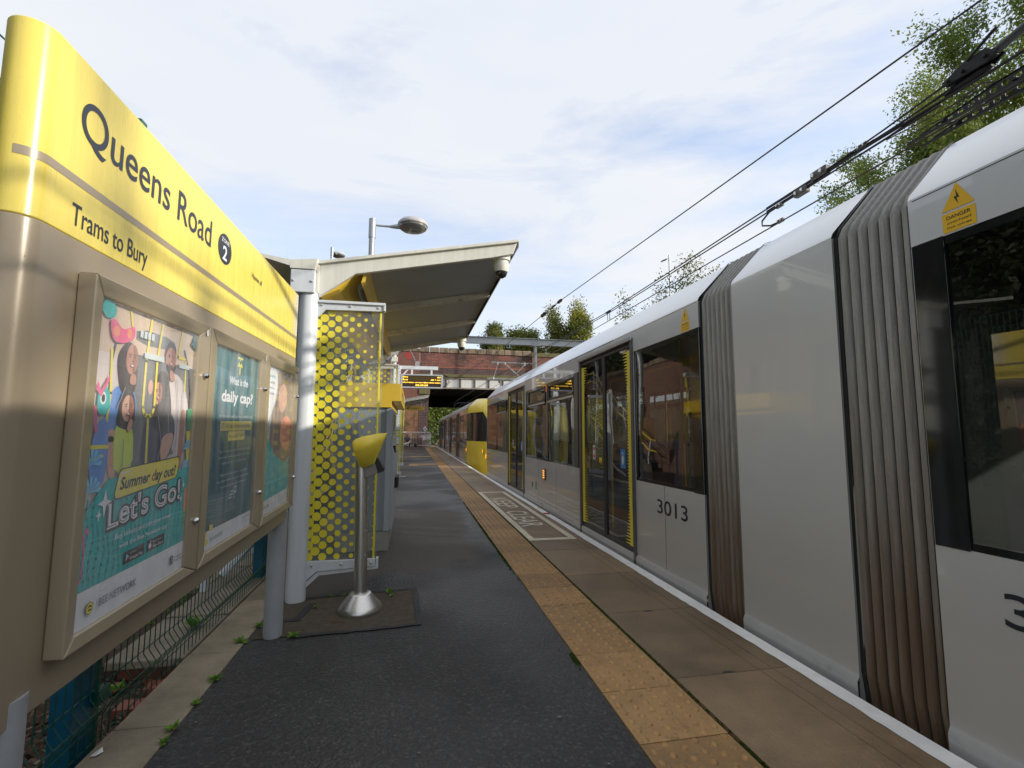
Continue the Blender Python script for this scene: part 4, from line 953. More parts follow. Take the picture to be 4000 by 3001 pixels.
for y in (5.36, 6.70, 8.0):
    part('cross_beam', MB().prism([(-.40, 2.645), (.815, 2.880), (.80, 2.785), (.70, 2.758), (-.40, 2.540)], 'y', y-.035, y+.035), m_rust_paint, T, bevel=.004)
for ya, yb in ((4.05, 5.32), (5.40, 6.66), (6.74, 7.96)):
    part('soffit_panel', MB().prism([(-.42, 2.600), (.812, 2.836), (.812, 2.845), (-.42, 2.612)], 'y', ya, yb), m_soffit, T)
part('tip_gutter', MB().prism([(.842, 2.886), (.853, 2.887), (.853, 2.85), (.82, 2.80), (.812, 2.80), (.835, 2.855)], 'y', 4.0, 8.06), M('gutter_dark', (.09, .085, .08), .6, var=.3, vscale=6), T)
part('valance', MB().prism([(-.762, 2.328), (-.62, 2.400), (-.455, 2.57), (-.455, 2.60), (-.762, 2.59)], 'y', 4.048, 8.0), m_yellow_d, T)
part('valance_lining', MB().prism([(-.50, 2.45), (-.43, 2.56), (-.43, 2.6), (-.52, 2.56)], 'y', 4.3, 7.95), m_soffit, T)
part('valance_edge', MB().prism([(-.452, 2.46), (-.425, 2.475), (-.395, 2.60), (-.425, 2.60)], 'y', 4.05, 7.97), m_yellow_d, T)
def screen(x0, x1, y, parent, label=None, back=False):
    g = part('glass_screen', MB().box(x0, x1-.012, y+.004, y+.014, .262, 2.24), m_shelterglass, parent)
    mb = MB(); sp = .0527
    for i in range(10):
        x = x0+.028+sp*i-.015; r = max(.0085, .0355-.0031*i)
        for j in range(24):
            z = .30+.0862*j+(.0431 if i % 2 else 0)
            if z > 2.23: continue
            pts = [(x+r*math.cos(a), z+r*math.sin(a)) for a in [2*PI*k/24 for k in range(24)]]
            pts = [(min(max(px, x0+.002), x1-.02), min(max(pz, .275), 2.228)) for px, pz in pts]
            mb.poly([(px, y+.0035, pz) for px, pz in pts])
    part('dot_print', mb, m_yprint, g, kind='stuff')
    part('edge_strip', MB().box(x1-.045, x1-.030, y-.006, y+.022, .27, 2.24), m_yprint, parent, bevel=.002)
    top = part('top_rail', MB().prism([(x0-.003, 2.268), (x1+.0, 2.268), (x1+.0, 2.290), (x0-.003, 2.290)], 'y', y-.045, y+.03).prism([(x1-.016, 2.225), (x1, 2.225), (x1, 2.268), (x1-.016, 2.268)], 'y', y-.04, y+.03), m_grey_paint, parent, bevel=.003)
    tp = part('top_plate', MB().prism([(x0, 2.140), (x0+.075, 2.215), (x1-.022, 2.222), (x1-.022, 2.268), (x0, 2.268)], 'y', y-.030, y-.003), m_grey_paint, parent, bevel=.002)
    bt = part('bottom_plate', MB().prism([(x0, .276), (x1-.022, .276), (x1-.022, .222), (x0+.085, .200), (x0-.004, .118)], 'y', y-.030, y-.003), m_grey_paint, parent, bevel=.002)
    part('bottom_rail', MB().prism([(x1-.018, .28), (x1, .28), (x1, .200), (x1-.03, .196), (x0+.105, .168), (x0-.006, .066), (x0-.006, .105), (x0+.095, .196), (x1-.018, .218)], 'y', y-.02, y+.03), m_grey_paint, parent, bevel=.003)
    mb = MB()
    for u in (.08, .49, .90): bolt(mb, x0+(x1-x0)*u, y-.03, 2.252-.004*u); bolt(mb, x0+(x1-x0)*(u if u > .1 else .09), y-.03, .247)
    part('bolts', mb, m_steel, parent)
screen(-.785, -.251, 4.04, T)
screen(-.785, -.251, 7.65, T)
# back screens between the columns
for y in (4.35, 5.6, 6.85):
    part('mullion', MB().box(-1.62, -1.57, y, y+.05, 0, 2.6), m_grey_paint, T)
part('back_glass', MB().quad((-1.60, 4.1, .25), (-1.60, 8, .25), (-1.60, 8, 2.45), (-1.60, 4.1, 2.45)), m_shelterglass, T)
part('back_brace', MB().tube([(-1.55, 4.6, .05), (-.95, 5.2, .85)], .035, 8), m_grey_paint, T)
part('bench', MB().box(-1.5, -1.15, 6.5, 7.5, .45, .48).box(-1.35, -1.3, 6.6, 6.7, 0, .45).box(-1.35, -1.3, 7.3, 7.4, 0, .45), m_steel, T)
far = copy_tree(T, (-.235, 17.55, 0)); far['label'] = 'far tram shelter with a white sloping canopy standing just before the end railing'
mid = copy_tree(T, (-.05, 8.6, 0)); mid['label'] = 'middle tram shelter half hidden behind the ticket machine and information screen'
for ch in list(mid.children):
    if ch.name.split('.')[0] in ('roof_panel', 'end_cap', 'tip_gutter', 'soffit_panel', 'cross_beam', 'cap_flange', 'valance', 'valance_edge', 'valance_lining', 'back_wing', 'column_head', 'head_bolts'):
        for g in list(ch.children): bpy.data.objects.remove(g)
        bpy.data.objects.remove(ch)
bpy.data.objects.remove  # (the middle shelter keeps only its glazed screens, columns and bench)
mid['label'] = 'glazed screen bay with a bench behind the ticket machine'

# dome cameras under the canopy -------------------------------------
def dome(x, y, z, label, s=1.0):
    t = thing('dome_camera', label, 'security camera', (x, y, z), 'dome cameras under the canopy')
    part('bracket', MB().prism([(x-.085*s, z), (x+.085*s, z), (x+.085*s, z+.10*s), (x-.085*s, z+.055*s)], 'y', y-.06*s, y+.06*s), m_cream_paint, t, bevel=.003)
    part('housing', MB().lathe((x, y, z), [(.077*s, 0), (.077*s, -.052*s), (.062*s, -.054*s), (.060*s, -.075*s), (.070*s, -.078*s), (.067*s, -.115*s), (.055*s, -.150*s)], 28), m_cream_paint, t, smooth=True)
    part('dome', MB().lathe((x, y, z-.150*s), [(.053*s, 0), (.050*s, -.02*s), (.038*s, -.040*s), (.018*s, -.052*s), (.003, -.055*s)], 24), m_domeglass, t, smooth=True)
    return t
dome(.720, 4.10, 2.80, 'nearer cream dome camera hanging below the front tip of the canopy')
dome(.735, 7.95, 2.80, 'farther cream dome camera hanging below the back corner of the canopy')

# ticket machine -----------------------------------------------------
K = thing('ticket_machine', 'tall grey ticket machine with a yellow header behind the dotted glass screen', 'ticket machine', (-.48, 5.9, 0))
m_tvm = M('machine_grey', (.27, .29, .30), .45, var=.07, vscale=3); m_tvm_l = M('machine_trim', (.42, .45, .46), .4, var=.06, vscale=3)
part('cabinet', MB().prism([(-.80, .2), (-.262, .2), (-.262, 1.515), (-.80, 1.515)], 'y', 5.50, 6.6), m_tvm, K, bevel=.004)
part('front_panel', MB().prism([(-.2605, .2), (-.215, .2), (-.20, .98), (-.235, 1.12), (-.235, 1.51), (-.2605, 1.51)], 'y', 5.56, 6.55), m_tvm_l, K, bevel=.004)
part('corner_trim', MB().box(-.300, -.2455, 5.492, 5.5585, .2, 1.512), m_tvm_l, K, bevel=.003)
part('plinth', MB().box(-.79, -.246, 5.505, 6.58, -.005, .196), M('plinth_grey', (.33, .32, .28), .6, var=.15, vscale=4, dirt=((.2, .08, .03), 9, .60, .8)), K, bevel=.003)
part('screen', MB().quad((-.2335, 5.75, 1.18), (-.2335, 6.3, 1.18), (-.2335, 6.3, 1.46), (-.2335, 5.75, 1.46)), m_tblack, K)
part('keypad', MB().box(-.232, -.2, 5.7, 6.0, 1.02, 1.10), m_tblack, K)
part('tray', MB().box(-.216, -.17, 5.8, 6.2, .62, .74), m_black, K)
hd = part('header', MB().prism([(-.80, 1.518), (-.248, 1.518), (-.248, 1.588), (-.150, 1.588), (-.150, 1.782), (-.80, 1.782)], 'y', 5.47, 7.55), m_yellow_d, K, bevel=.003)
part('header_lettering', text_mb(MB(), 'Queens Road', (-.1488, 5.75, 1.675), (0, 1, 0), (0, 0, 1), .062, .80, .008), m_ink, hd)
part('header_disc', MB().disc((-.1486, 6.72, 1.70), .055, .055, 'x', 24), m_ink, hd)
part('header_number', text_mb(MB(), '2', (-.1482, 6.72, 1.672), (0, 1, 0), (0, 0, 1), .055, None, .02, align='c'), m_print_w, hd)
part('header_line', MB().quad((-.1487, 5.48, 1.652), (-.1487, 7.54, 1.652), (-.1487, 7.54, 1.656), (-.1487, 5.48, 1.656)), m_sign_b, hd)
part('header_lettering', text_mb(MB(), 'Tickets and information', (-.1488, 5.75, 1.612), (0, 1, 0), (0, 0, 1), .026, .6, .0), m_ink, hd)

# boarding point sign ------------------------------------------------
B = thing('boarding_sign', 'small yellow boarding point sign hanging below the far canopy', 'sign', (.1, 23, 2.3))
part('board', MB().box(-.62, .44, 22.98, 23.02, 2.30, 2.47), m_yellow_d, B)
part('lettering', text_mb(MB(), 'Boarding point', (-.22, 22.978, 2.365), (1, 0, 0), (0, 0, 1), .055, .52, .005), m_ink, B)
part('disc', MB().disc((-.30, 22.977, 2.39), .04, .04, 'y', 16), m_ink, B)
for x in (-.3, .3): part('hanger', MB().cyl((x, 23, 2.46), (x, 23, 2.75), .008, n=6), m_steel, B)

# information display -------------------------------------------------
D = thing('information_display', 'hanging grey departures display with amber text on a white post and arm', 'display', (-.455, 14.3, 0))
part('post', MB().box(-.51, -.415, 14.25, 14.35, 0, 3.17), m_grey_paint, D, bevel=.006)
for z in (.75, 1.15): part('post_band', MB().box(-.5125, -.4125, 14.2475, 14.3525, z, z+.16), M('pale_tape', (.60, .58, .18), .6) if z < 1 else bpy.data.materials['pale_tape'], D)
for z in (.735, .91, 1.135, 1.31): part('post_band', MB().box(-.513, -.412, 14.247, 14.353, z, z+.014), m_black, D)
part('base_plate', MB().box(-.56, -.20, 14.2, 14.4, .0, .02), m_galv, D)
part('arm', MB().box(-.47, .645, 14.26, 14.34, 3.072, 3.172), m_grey_paint, D, bevel=.004)
part('brace', MB().prism([(-.415, 2.80), (-.415, 2.86), (-.24, 3.07), (-.19, 3.07)], 'y', 14.27, 14.33), m_grey_paint, D)
for x in (-.10, .46): part('hanger', MB().box(x-.028, x+.028, 14.27, 14.33, 2.93, 3.075), m_grey_paint, D)
ca = part('casing', MB().box(-.415, .787, 14.24, 14.46, 2.895, 2.93).box(-.415, .787, 14.24, 14.46, 2.53, 2.568).box(-.415, -.362, 14.24, 14.46, 2.568, 2.895).box(.733, .787, 14.24, 14.46, 2.568, 2.895).box(-.36, .73, 14.30, 14.46, 2.568, 2.895), M('casing_grey', (.42, .44, .48), .45), D, bevel=.003)
sc_ = part('screen', MB().quad((-.362, 14.27, 2.568), (.733, 14.27, 2.568), (.733, 14.27, 2.895), (-.362, 14.27, 2.895)), m_ledbg, D)
part('lit_row', MB().quad((-.355, 14.268, 2.815), (.727, 14.268, 2.815), (.727, 14.268, 2.885), (-.355, 14.268, 2.885)).quad((-.355, 14.268, 2.740), (.727, 14.268, 2.740), (.727, 14.268, 2.805), (-.355, 14.268, 2.805)), m_ledbar, sc_)
def led(s, x, z, w, al='l', h=.042): part('led_text', text_mb(MB(), s, (x, 14.264, z), (1, 0, 0), (0, 0, 1), h, w, .012, align=al), m_led, sc_)
led('Bury', -.352, 2.834, .145); led('dbl', .722, 2.834, .10, 'r'); led('Bury', -.352, 2.757, .145); led('dbl 1 min', .722, 2.757, .28, 'r')
led('nformation contact Metrolink twitte', .186, 2.678, 1.075, 'c', .036); led('08:49:09', .186, 2.592, .35, 'c', .046)

# speaker pole behind ---------------------------------------------------
Q = thing('speaker_pole', 'slim white pole with a cream horn speaker behind the information display', 'pole', (-.72, 17, 0))
part('pole', MB().cyl((-.72, 17, 0), (-.72, 17, 4.9), .07, n=16), m_grey_paint, Q, smooth=True)
part('speaker', MB().tube([(-.70, 16.78, 3.98), (-.70, 16.95, 4.06)], [.115, .085], 18).tube([(-.70, 16.74, 3.96), (-.70, 16.79, 3.985)], [.12, .12], 18), m_cream_paint, Q, smooth=True)
part('bracket', MB().box(-.80, -.60, 16.88, 16.94, 3.66, 3.82), m_cream_paint, Q)

# lamp posts --------------------------------------------------------------
def lamp(x, y, zt, s, label, ang=0.):
    t = thing('lamp_post', label, 'lamp post', (x, y, 0), 'platform lamp posts')
    part('pole', MB().cyl((x, y, 0), (x, y, zt-.42*s), .066*s, n=20), m_galv, t, smooth=True)
    part('sleeve', MB().cyl((x, y, zt-.44*s), (x, y, zt), .078*s, n=20), m_galv, t, smooth=True)
    ca_, sa = math.cos(ang), math.sin(ang); W = lambda d, z: (x+d*ca_, y+d*sa, z)
    part('arm', MB().tube([W(.07*s, zt-.135*s), W(.42*s, zt-.14*s)], .024*s, 10).tube([W(.38*s, zt-.14*s), W(.50*s, zt-.13*s), W(.60*s, zt-.12*s)], [.028*s, .05*s, .06*s], 10), m_galv, t, smooth=True)
    hx, hy, hz = W(.895*s, zt-.06*s)
    h = part('head', MB().lathe((hx, hy, hz), [(.335*s, -.03*s), (.345*s, -.005*s), (.335*s, .03*s), (.28*s, .09*s), (.18*s, .13*s), (.06*s, .15*s), (.01, .152*s)], 32), M('lamp_head_grey', (.42, .41, .42), .45, var=.08, vscale=5) if 'lamp_head_grey' not in bpy.data.materials else bpy.data.materials['lamp_head_grey'], t, smooth=True)
    part('lens', MB().lathe((hx, hy, hz-.03*s), [(.322*s, 0), (.31*s, -.05*s), (.24*s, -.10*s), (.12*s, -.125*s), (.01, -.13*s)], 32), M('lens_grey', (.16, .16, .155), .18, coat=.6) if 'lens_grey' not in bpy.data.materials else bpy.data.materials['lens_grey'], h, smooth=True)
lamp(-1.03, 11, 6.045, 1.0, 'grey lamp post with a round head on an arm rising behind the near canopy')
lamp(-3.40, 20, 8.65, .78, 'more distant lamp post seen above the left end of the canopy', 1.35)

# ================================================================== RAILING, MAN, DOG, SIGNS at the platform end
G = thing('end_railing', 'white tubular railing across the far end of the platform', 'railing', (0, 46, 0))
yR = 45.6
part('top_rail', MB().tube([(-2.4, yR, 1.31), (1.32, yR, 1.31), (1.43, yR, 1.28), (1.47, yR, 1.18), (1.47, yR, -.9)], .035, 10), m_white, G, smooth=True)
part('bottom_rail', MB().tube([(-2.4, yR, .10), (1.47, yR, .10)], .022, 8), m_white, G)
for x in (-2.2, -1.2, -.27): part('post', MB().cyl((x, yR, 0), (x, yR, 1.3), .035, n=8), m_white, G)
x = -2.05
while x < 1.42:
    if min(abs(x-p) for p in (-2.2, -1.2, -.27)) > .06: part('bar', MB().cyl((x, yR, .10), (x, yR, 1.29), .011, n=6), m_white, G)
    x += .135
part('stay', MB().tube([(.95, yR+.1, .42), (1.42, yR+.1, .05)], .02, 6).tube([(.95, yR+.1, .25), (1.3, yR+.1, -.02)], .02, 6), m_white, G)
N1 = thing('notice_board', 'tilted white notice board fixed to the right end of the railing', 'sign', (1.15, 45.5, .55))
y5 = 45.5
part('board', MB().hexa([(.79, y5, .57), (1.53, y5, .64), (1.53, y5+.02, .64), (.79, y5+.02, .57), (.75, y5, 1.03), (1.50, y5, 1.12), (1.50, y5+.02, 1.12), (.75, y5+.02, 1.03)]), m_p['white'], N1)
for i, (s, w) in enumerate((('Pre Depot Entry', .62), ('STOP', .2), ('Await', .22), ('Instructions', .5))):
    part('lettering', text_mb(MB(), s, (1.14, y5-.004, .98-.115*i), (1, 0, .1), (0, 0, 1), .06, w, .02, align='c'), m_black, N1)
N2 = thing('speed_sign', 'white diamond speed sign reading 15 above the railing', 'sign', (.97, 45.7, 0))
part('diamond', MB().prism([(.98, 1.38), (1.19, 1.62), (.98, 1.88), (.77, 1.62)], 'y', 45.66, 45.68), m_p['white'], N2)
part('lettering', text_mb(MB(), '15', (.98, 45.655, 1.55), (1, 0, 0), (0, 0, 1), .15, .22, .03, align='c'), m_black, N2)
part('post', MB().cyl((.98, 45.7, -.8), (.98, 45.7, 1.5), .03, n=8), m_galv, N2)
N3 = thing('notice_plate', 'small red and white plate behind the railing bars', 'sign', (.66, 45.8, .6))
part('plate', MB().box(.56, .77, 45.8, 45.82, .62, .84), m_p['red'], N3); part('plate', MB().box(.56, .77, 45.8, 45.82, .85, 1.0), m_p['white'], N3)

def skin_body(name, verts, edges, mat, parent, sub=2):
    org = ORG[parent]; me = bpy.data.meshes.new(name); me.from_pydata([tuple(Vector(v[:3])-org) for v in verts], edges, []); me.materials.append(mat)
    o = bpy.data.objects.new(name, me); COL.objects.link(o); o.parent = parent; ORG[o] = org
    sk = o.modifiers.new('skin', 'SKIN'); sk.use_smooth_shade = True
    for i, v in enumerate(verts): me.skin_vertices[0].data[i].radius = (v[3], v[3]*(v[4] if len(v) > 4 else 1))
    me.skin_vertices[0].data[0].use_root = True
    s = o.modifiers.new('sub', 'SUBSURF'); s.levels = sub; s.render_levels = sub
    return o
PX, PY = -.58, 45.1
H_ = thing('person', 'bald person in a grey polo shirt crouching over a white dog by the railing', 'person', (PX, PY, 0))
bv = [(PX, PY+.12, .42, .16, .8), (PX, PY+.02, .62, .17, .8), (PX, PY-.10, .82, .19, .7), (PX-.01, PY-.15, .95, .062), (PX-.01, PY-.20, 1.03, .088), (PX-.01, PY-.235, 1.12, .108),
      (PX-.21, PY-.10, .82, .075), (PX-.30, PY-.16, .60, .055), (PX-.14, PY-.34, .44, .042), (PX-.04, PY-.40, .40, .035),
      (PX+.21, PY-.10, .82, .075), (PX+.30, PY-.18, .58, .055), (PX+.16, PY-.36, .50, .042), (PX+.06, PY-.40, .46, .035),
      (PX-.12, PY+.06, .40, .11), (PX-.24, PY-.34, .44, .085), (PX-.20, PY-.10, .08, .055), (PX-.20, PY-.24, .04, .045),
      (PX+.12, PY+.06, .40, .11), (PX+.24, PY-.30, .40, .085), (PX+.20, PY-.08, .08, .055), (PX+.20, PY-.22, .04, .045), (PX-.01, PY-.22, 1.20, .085)]
be = [(0, 1), (1, 2), (2, 3), (3, 4), (4, 5), (2, 6), (6, 7), (7, 8), (8, 9), (2, 10), (10, 11), (11, 12), (12, 13), (0, 14), (14, 15), (15, 16), (16, 17), (0, 18), (18, 19), (19, 20), (20, 21), (5, 22)]
skin_body('body', bv, be, m_skin, H_)
sv = [(a, b, c, r*(1.16 if c < .9 else 1.25), *q) for (a, b, c, r, *q) in bv]
skin_body('shirt', [sv[i] for i in (0, 1, 2, 6, 7, 10, 11, 3)], [(0, 1), (1, 2), (2, 3), (3, 4), (2, 5), (5, 6), (2, 7)], m_shirt, H_)
skin_body('trousers', [bv[0][:3]+(.175, .85)]+[tuple(list(bv[i][:3])+[bv[i][3]*1.25]) for i in (14, 15, 16, 18, 19, 20)], [(0, 1), (1, 2), (2, 3), (0, 4), (4, 5), (5, 6)], m_trouser, H_)
part('nose', MB().lathe((PX-.01, PY-.335, 1.09), [(.012, -.02), (.014, 0), (.006, .03)], 8), m_skin, H_)
for s in (-1, 1): part('ear', MB().lathe((PX-.01+s*.095, PY-.22, 1.10), [(.012, -.03), (.02, 0), (.012, .03)], 8), m_skin, H_); part('shoe', MB().lathe((PX+s*.20, PY-.22, 0), [(.05, 0), (.055, .04), (.03, .08)], 10), m_black, H_)
DX, DY = -.60, 44.62
dg = thing('dog', 'small white dog with a dark collar standing in front of the crouching person', 'dog', (DX, DY, 0))
dv = [(DX-.20, DY, .30, .085), (DX-.05, DY, .30, .095), (DX+.10, DY, .31, .10), (DX+.20, DY, .39, .06), (DX+.27, DY-.01, .46, .065), (DX+.37, DY-.02, .43, .032),
      (DX-.22, DY-.05, .19, .04), (DX-.26, DY-.05, .11, .022), (DX-.22, DY-.05, .01, .02), (DX-.22, DY+.05, .19, .04), (DX-.26, DY+.05, .11, .022), (DX-.22, DY+.05, .01, .02),
      (DX+.13, DY-.05, .18, .032), (DX+.13, DY-.05, .01, .02), (DX+.13, DY+.05, .18, .032), (DX+.13, DY+.05, .01, .02), (DX-.30, DY, .36, .02), (DX-.36, DY, .43, .010),
      (DX+.24, DY-.04, .53, .016), (DX+.24, DY+.04, .53, .016)]
skin_body('body', dv, [(0, 1), (1, 2), (2, 3), (3, 4), (4, 5), (0, 6), (6, 7), (7, 8), (0, 9), (9, 10), (10, 11), (2, 12), (12, 13), (2, 14), (14, 15), (0, 16), (16, 17), (4, 18), (4, 19)], m_fur, dg)
part('collar', MB().tube([(DX+.20, DY, .355), (DX+.225, DY, .41)], .068, 12), m_black, dg)
part('nose', MB().lathe((DX+.405, DY-.02, .435), [(.012, -.012), (.016, 0), (.008, .012)], 8), m_black, dg)
bg_ = thing('bag', 'small black bag on the ground beside the crouching person', 'bag', (.14, 45.2, 0))
part('body', MB().lathe((.14, 45.2, 0), [(.11, 0), (.135, .08), (.12, .2), (.05, .26)], 12), m_bag, bg_, smooth=True)
part('handle', MB().tube([(.08, 45.2, .24), (.10, 45.2, .31), (.18, 45.2, .31), (.20, 45.2, .24)], .01, 6), m_bag, bg_)

# ================================================================== TRAM
YC = 2.54; XA, XB = 2.15, 4.80; XM = 3.475
TR = thing('tram', 'long silver grey articulated tram number 3013 with yellow edged doors filling the right side', 'tram', (XM, YC, RAIL), 'trams at the platform')
def body_shell(y0, y1, holes, name='body_shell', mat=None):
    mb = MB(); H2 = [(h[0], h[1], h[2], h[3]) for h in holes]
    for x in (XA, XB): mb.wall('x', x, y0, y1, .075, 2.285, H2)
    # inner reveal so the skin has thickness
    for h in H2:
        for x, d in ((XA, .05), (XB, -.05)):
            mb.quad((x, h[0], h[2]), (x+d, h[0], h[2]), (x+d, h[0], h[3]), (x, h[0], h[3])).quad((x, h[1], h[2]), (x+d, h[1], h[2]), (x+d, h[1], h[3]), (x, h[1], h[3]))
            mb.quad((x, h[0], h[2]), (x+d, h[0], h[2]), (x+d, h[1], h[2]), (x, h[1], h[2])).quad((x, h[0], h[3]), (x+d, h[0], h[3]), (x+d, h[1], h[3]), (x, h[1], h[3]))
    sh = part(name, mb, mat or m_body, TR)
    mb = MB()
    for s, x in ((1, XA), (-1, XB)):
        mb.grid([[(x, y, 2.285), (x+s*.012, y, 2.31), (x+s*.27, y, 2.585), (x+s*.34, y, 2.62), (XM, y, 2.64)] for y in (y0, y1)])
    part('roof', mb, m_roof, TR, smooth=30)
    mb = MB()
    for s, x in ((1, XA), (-1, XB)):
        mb.grid([[(x, y, .075), (x-s*.014, y, .045), (x-s*.012, y, -.03), (x+s*.02, y, -.2), (x+s*.07, y, -.62)] for y in (y0, y1)])
    part('skirt', mb, m_skirt, TR, smooth=60)
    mb = MB().quad((XA+.06, y0, 0), (XB-.06, y0, 0), (XB-.06, y1, 0), (XA+.06, y1, 0)); part('floor', mb, m_infloor, TR)
    mb = MB().quad((XA+.1, y0, 2.26), (XB-.1, y0, 2.26), (XB-.1, y1, 2.26), (XA+.1, y1, 2.26)); part('ceiling', mb, m_inwall, TR)
    for yy in (y0+.004, y1-.004):
        part('end_frame', MB().wall('y', yy, XA+.002, XB-.002, -.6, 2.28, [(XA+.6, XB-.6, 0, 2.0)]), m_inwall, TR)
    return sh
WZ0, WZ1 = .79, 2.068
def window(y0, y1, hopper=None, hop_div=None):
    """tinted pane with a black border on both flanks"""
    for x, s in ((XA, 1), (XB, -1)):
        if s < 0 and False: continue
        f = part('window', MB().quad((x+s*.012, y0, WZ0), (x+s*.012, y1, WZ0), (x+s*.012, y1, WZ1), (x+s*.012, y0, WZ1)), m_winglass, TR)
        fr = MB(); w = .045
        for (a, b, c, d) in ((y0, y1, WZ0, WZ0+.03), (y0, y1, WZ1-.035, WZ1), (y0, y0+w, WZ0, WZ1), (y1-w, y1, WZ0, WZ1)): fr.box(min(x+s*.004, x+s*.03), max(x+s*.004, x+s*.03), a, b, c, d)
        part('frame', fr, m_tblack, f)
        if hopper:
            for (a, b) in hopper:
                hb = MB()
                for (p, q, c, d) in ((a, b, 1.775, 1.815), (a, b, 2.0, 2.03), (a, a+.035, 1.775, 2.03), (b-.035, b, 1.775, 2.03)): hb.box(min(x-s*.004, x+s*.02), max(x-s*.004, x+s*.02), p, q, c, d)
                part('hopper_frame', hb, m_tframe, f, bevel=.003)
                part('hopper_trim', MB().box(min(x-s*.012, x), max(x-s*.012, x), a, b, 1.745, 1.775), m_silver, f)
        if hop_div:
            part('divider', MB().box(min(x+s*.002, x+s*.03), max(x+s*.002, x+s*.03), hop_div-.04, hop_div+.04, WZ0, WZ1), m_tblack, f)
def teeth(y, d, x, s, mb, z0=.13, z1=2.13, w=.085):
    """yellow edge strip with saw teeth that lengthen towards both ends"""
    mb.quad((x, y, z0), (x, y+d*w, z0), (x, y+d*w, z1), (x, y, z1)); n = 62
    for i in range(n):
        z = z0+(z1-z0)*(i+.15)/n; u = abs((z-1.1)/1.0); l = .030+.10*max(0, u-.62)**1.1*2.6; h = (z1-z0)/n*.32
        mb.poly([(x, y+d*w, z), (x, y+d*w, z+2*h), (x, y+d*(w+l), z+h*1.2), (x, y+d*(w+l), z+h*.8)])
def door(y0, y1, stickers=True):
    for x, s in ((XA, 1), (XB, -1)):
        X = lambda d: x+s*d
        def bx(mb, d0, d1, a, b, c, e): return mb.box(min(X(d0), X(d1)), max(X(d0), X(d1)), a, b, c, e)
        fr = MB(); bx(fr, -.016, .045, y0, y0+.055, -.03, 2.21); bx(fr, -.016, .045, y1-.055, y1, -.03, 2.21); bx(fr, -.016, .045, y0+.055, y1-.055, 2.175, 2.215)
        D0 = part('door_frame', fr, m_dframe, TR, bevel=.004)
        bx(l := MB(), -.03, -.0165, y0, y1, 2.185, 2.23); part('door_lip', l, m_silver, TR, bevel=.003)
        bx(l := MB(), -.035, .045, y0, y1, -.10, -.032); part('door_sill', l, m_silver, TR, bevel=.003)
        ym = (y0+y1)/2
        for a, b, dr in ((y0+.057, ym-.004, 1), (ym+.004, y1-.057, -1)):
            lf = MB()
            bx(lf, .004, .04, a, a+.035, .0, 2.17); bx(lf, .004, .04, b-.035, b, .0, 2.17); bx(lf, .004, .04, a+.035, b-.035, 2.13, 2.17); bx(lf, .004, .04, a+.035, b-.035, .0, .115)
            LF = part('door_leaf', lf, m_tframe, TR, bevel=.003)
            part('glass', MB().quad((X(.018), a+.035, .115), (X(.018), b-.035, .115), (X(.018), b-.035, 2.13), (X(.018), a+.035, 2.13)), m_winglass, LF)
            tm = MB(); ye = a+.012 if dr > 0 else b-.012
            teeth(ye, dr, X(.0025), s, tm, .03 if False else .13, 2.10); part('yellow_edge', tm, m_yprint, LF)
            if s > 0 and stickers:
                if dr < 0: 
                    st_ = part('sticker', MB().quad((X(.0165), y1-.50, .93), (X(.0165), y1-.42, .93), (X(.0165), y1-.42, 1.10), (X(.0165), y1-.50, 1.10)), m_print_w, LF)
                    part('sticker_print', MB().disc((X(.0160), y1-.46, 1.06), .028, .022, 'x', 14).disc((X(.0160), y1-.46, .97), .028, .022, 'x', 14), m_p['red'], LF)
                    part('door_button', MB().lathe((X(.004), ym+.10, .93), [(.032, 0), (.032, -.014), (.022, -.02)] if s > 0 else [(.03, 0), (.03, .01)], 16, 'x'), m_yellow_d, LF)
                else:
                    st_ = part('sticker', MB().quad((X(.0165), y0+.27, .88), (X(.0165), y0+.39, .88), (X(.0165), y0+.39, 1.08), (X(.0165), y0+.27, 1.08)), m_p['flower'] if False else M('access_blue', (.03, .22, .65), .4) if 'access_blue' not in bpy.data.materials else bpy.data.materials['access_blue'], LF)
                    part('sticker_print', MB().disc((X(.0160), y0+.335, 1.035), .013, .013, 'x', 10).poly([(X(.0160), y0+.32, .92), (X(.0160), y0+.35, .92), (X(.0160), y0+.36, 1.0), (X(.0160), y0+.31, 1.015)]), m_print_w, LF)
def bellows(y0, y1, n):
    mb = MB(); sm = MB(); pit = (y1-y0)/n
    prof = [(XM, -.55), (XA+.07, -.55), (XA+.045, -.1), (XA+.02, .1), (XA+.02, 2.27), (XA+.05, 2.33), (XA+.29, 2.60), (XA+.40, 2.64), (XM, 2.66)]
    prof = prof + [(2*XM-x, z) for x, z in prof[::-1]][1:]
    def ring(y, ins):
        o = []
        for x, z in prof:
            dx = 1 if x < XM else -1; o.append((x+dx*ins*(0 if abs(x-XM) < .01 else 1), y, z-(ins if z > 2.3 else 0)))
        return o
    R = []
    for i in range(n):
        a = y0+pit*i; R += [ring(a+.001, .034), ring(a+pit*.14, .010), ring(a+pit*.30, .0), ring(a+pit*.70, .0), ring(a+pit*.86, .010), ring(a+pit-.001, .034)]
    mb.grid(R); part('bellows', mb, m_bellow, TR, smooth=35)
    sd = MB()
    for i in range(1, n):
        a = y0+pit*i; sd.grid([ring(a-.004, .020), ring(a+.004, .020)])
    part('bellows_seams', sd, m_bellow_d, TR)
    for y in (y0, y1): part('bellows_collar', MB().grid([ring(y-.012, -.004), ring(y+.012, -.004)]), m_tframe, TR)
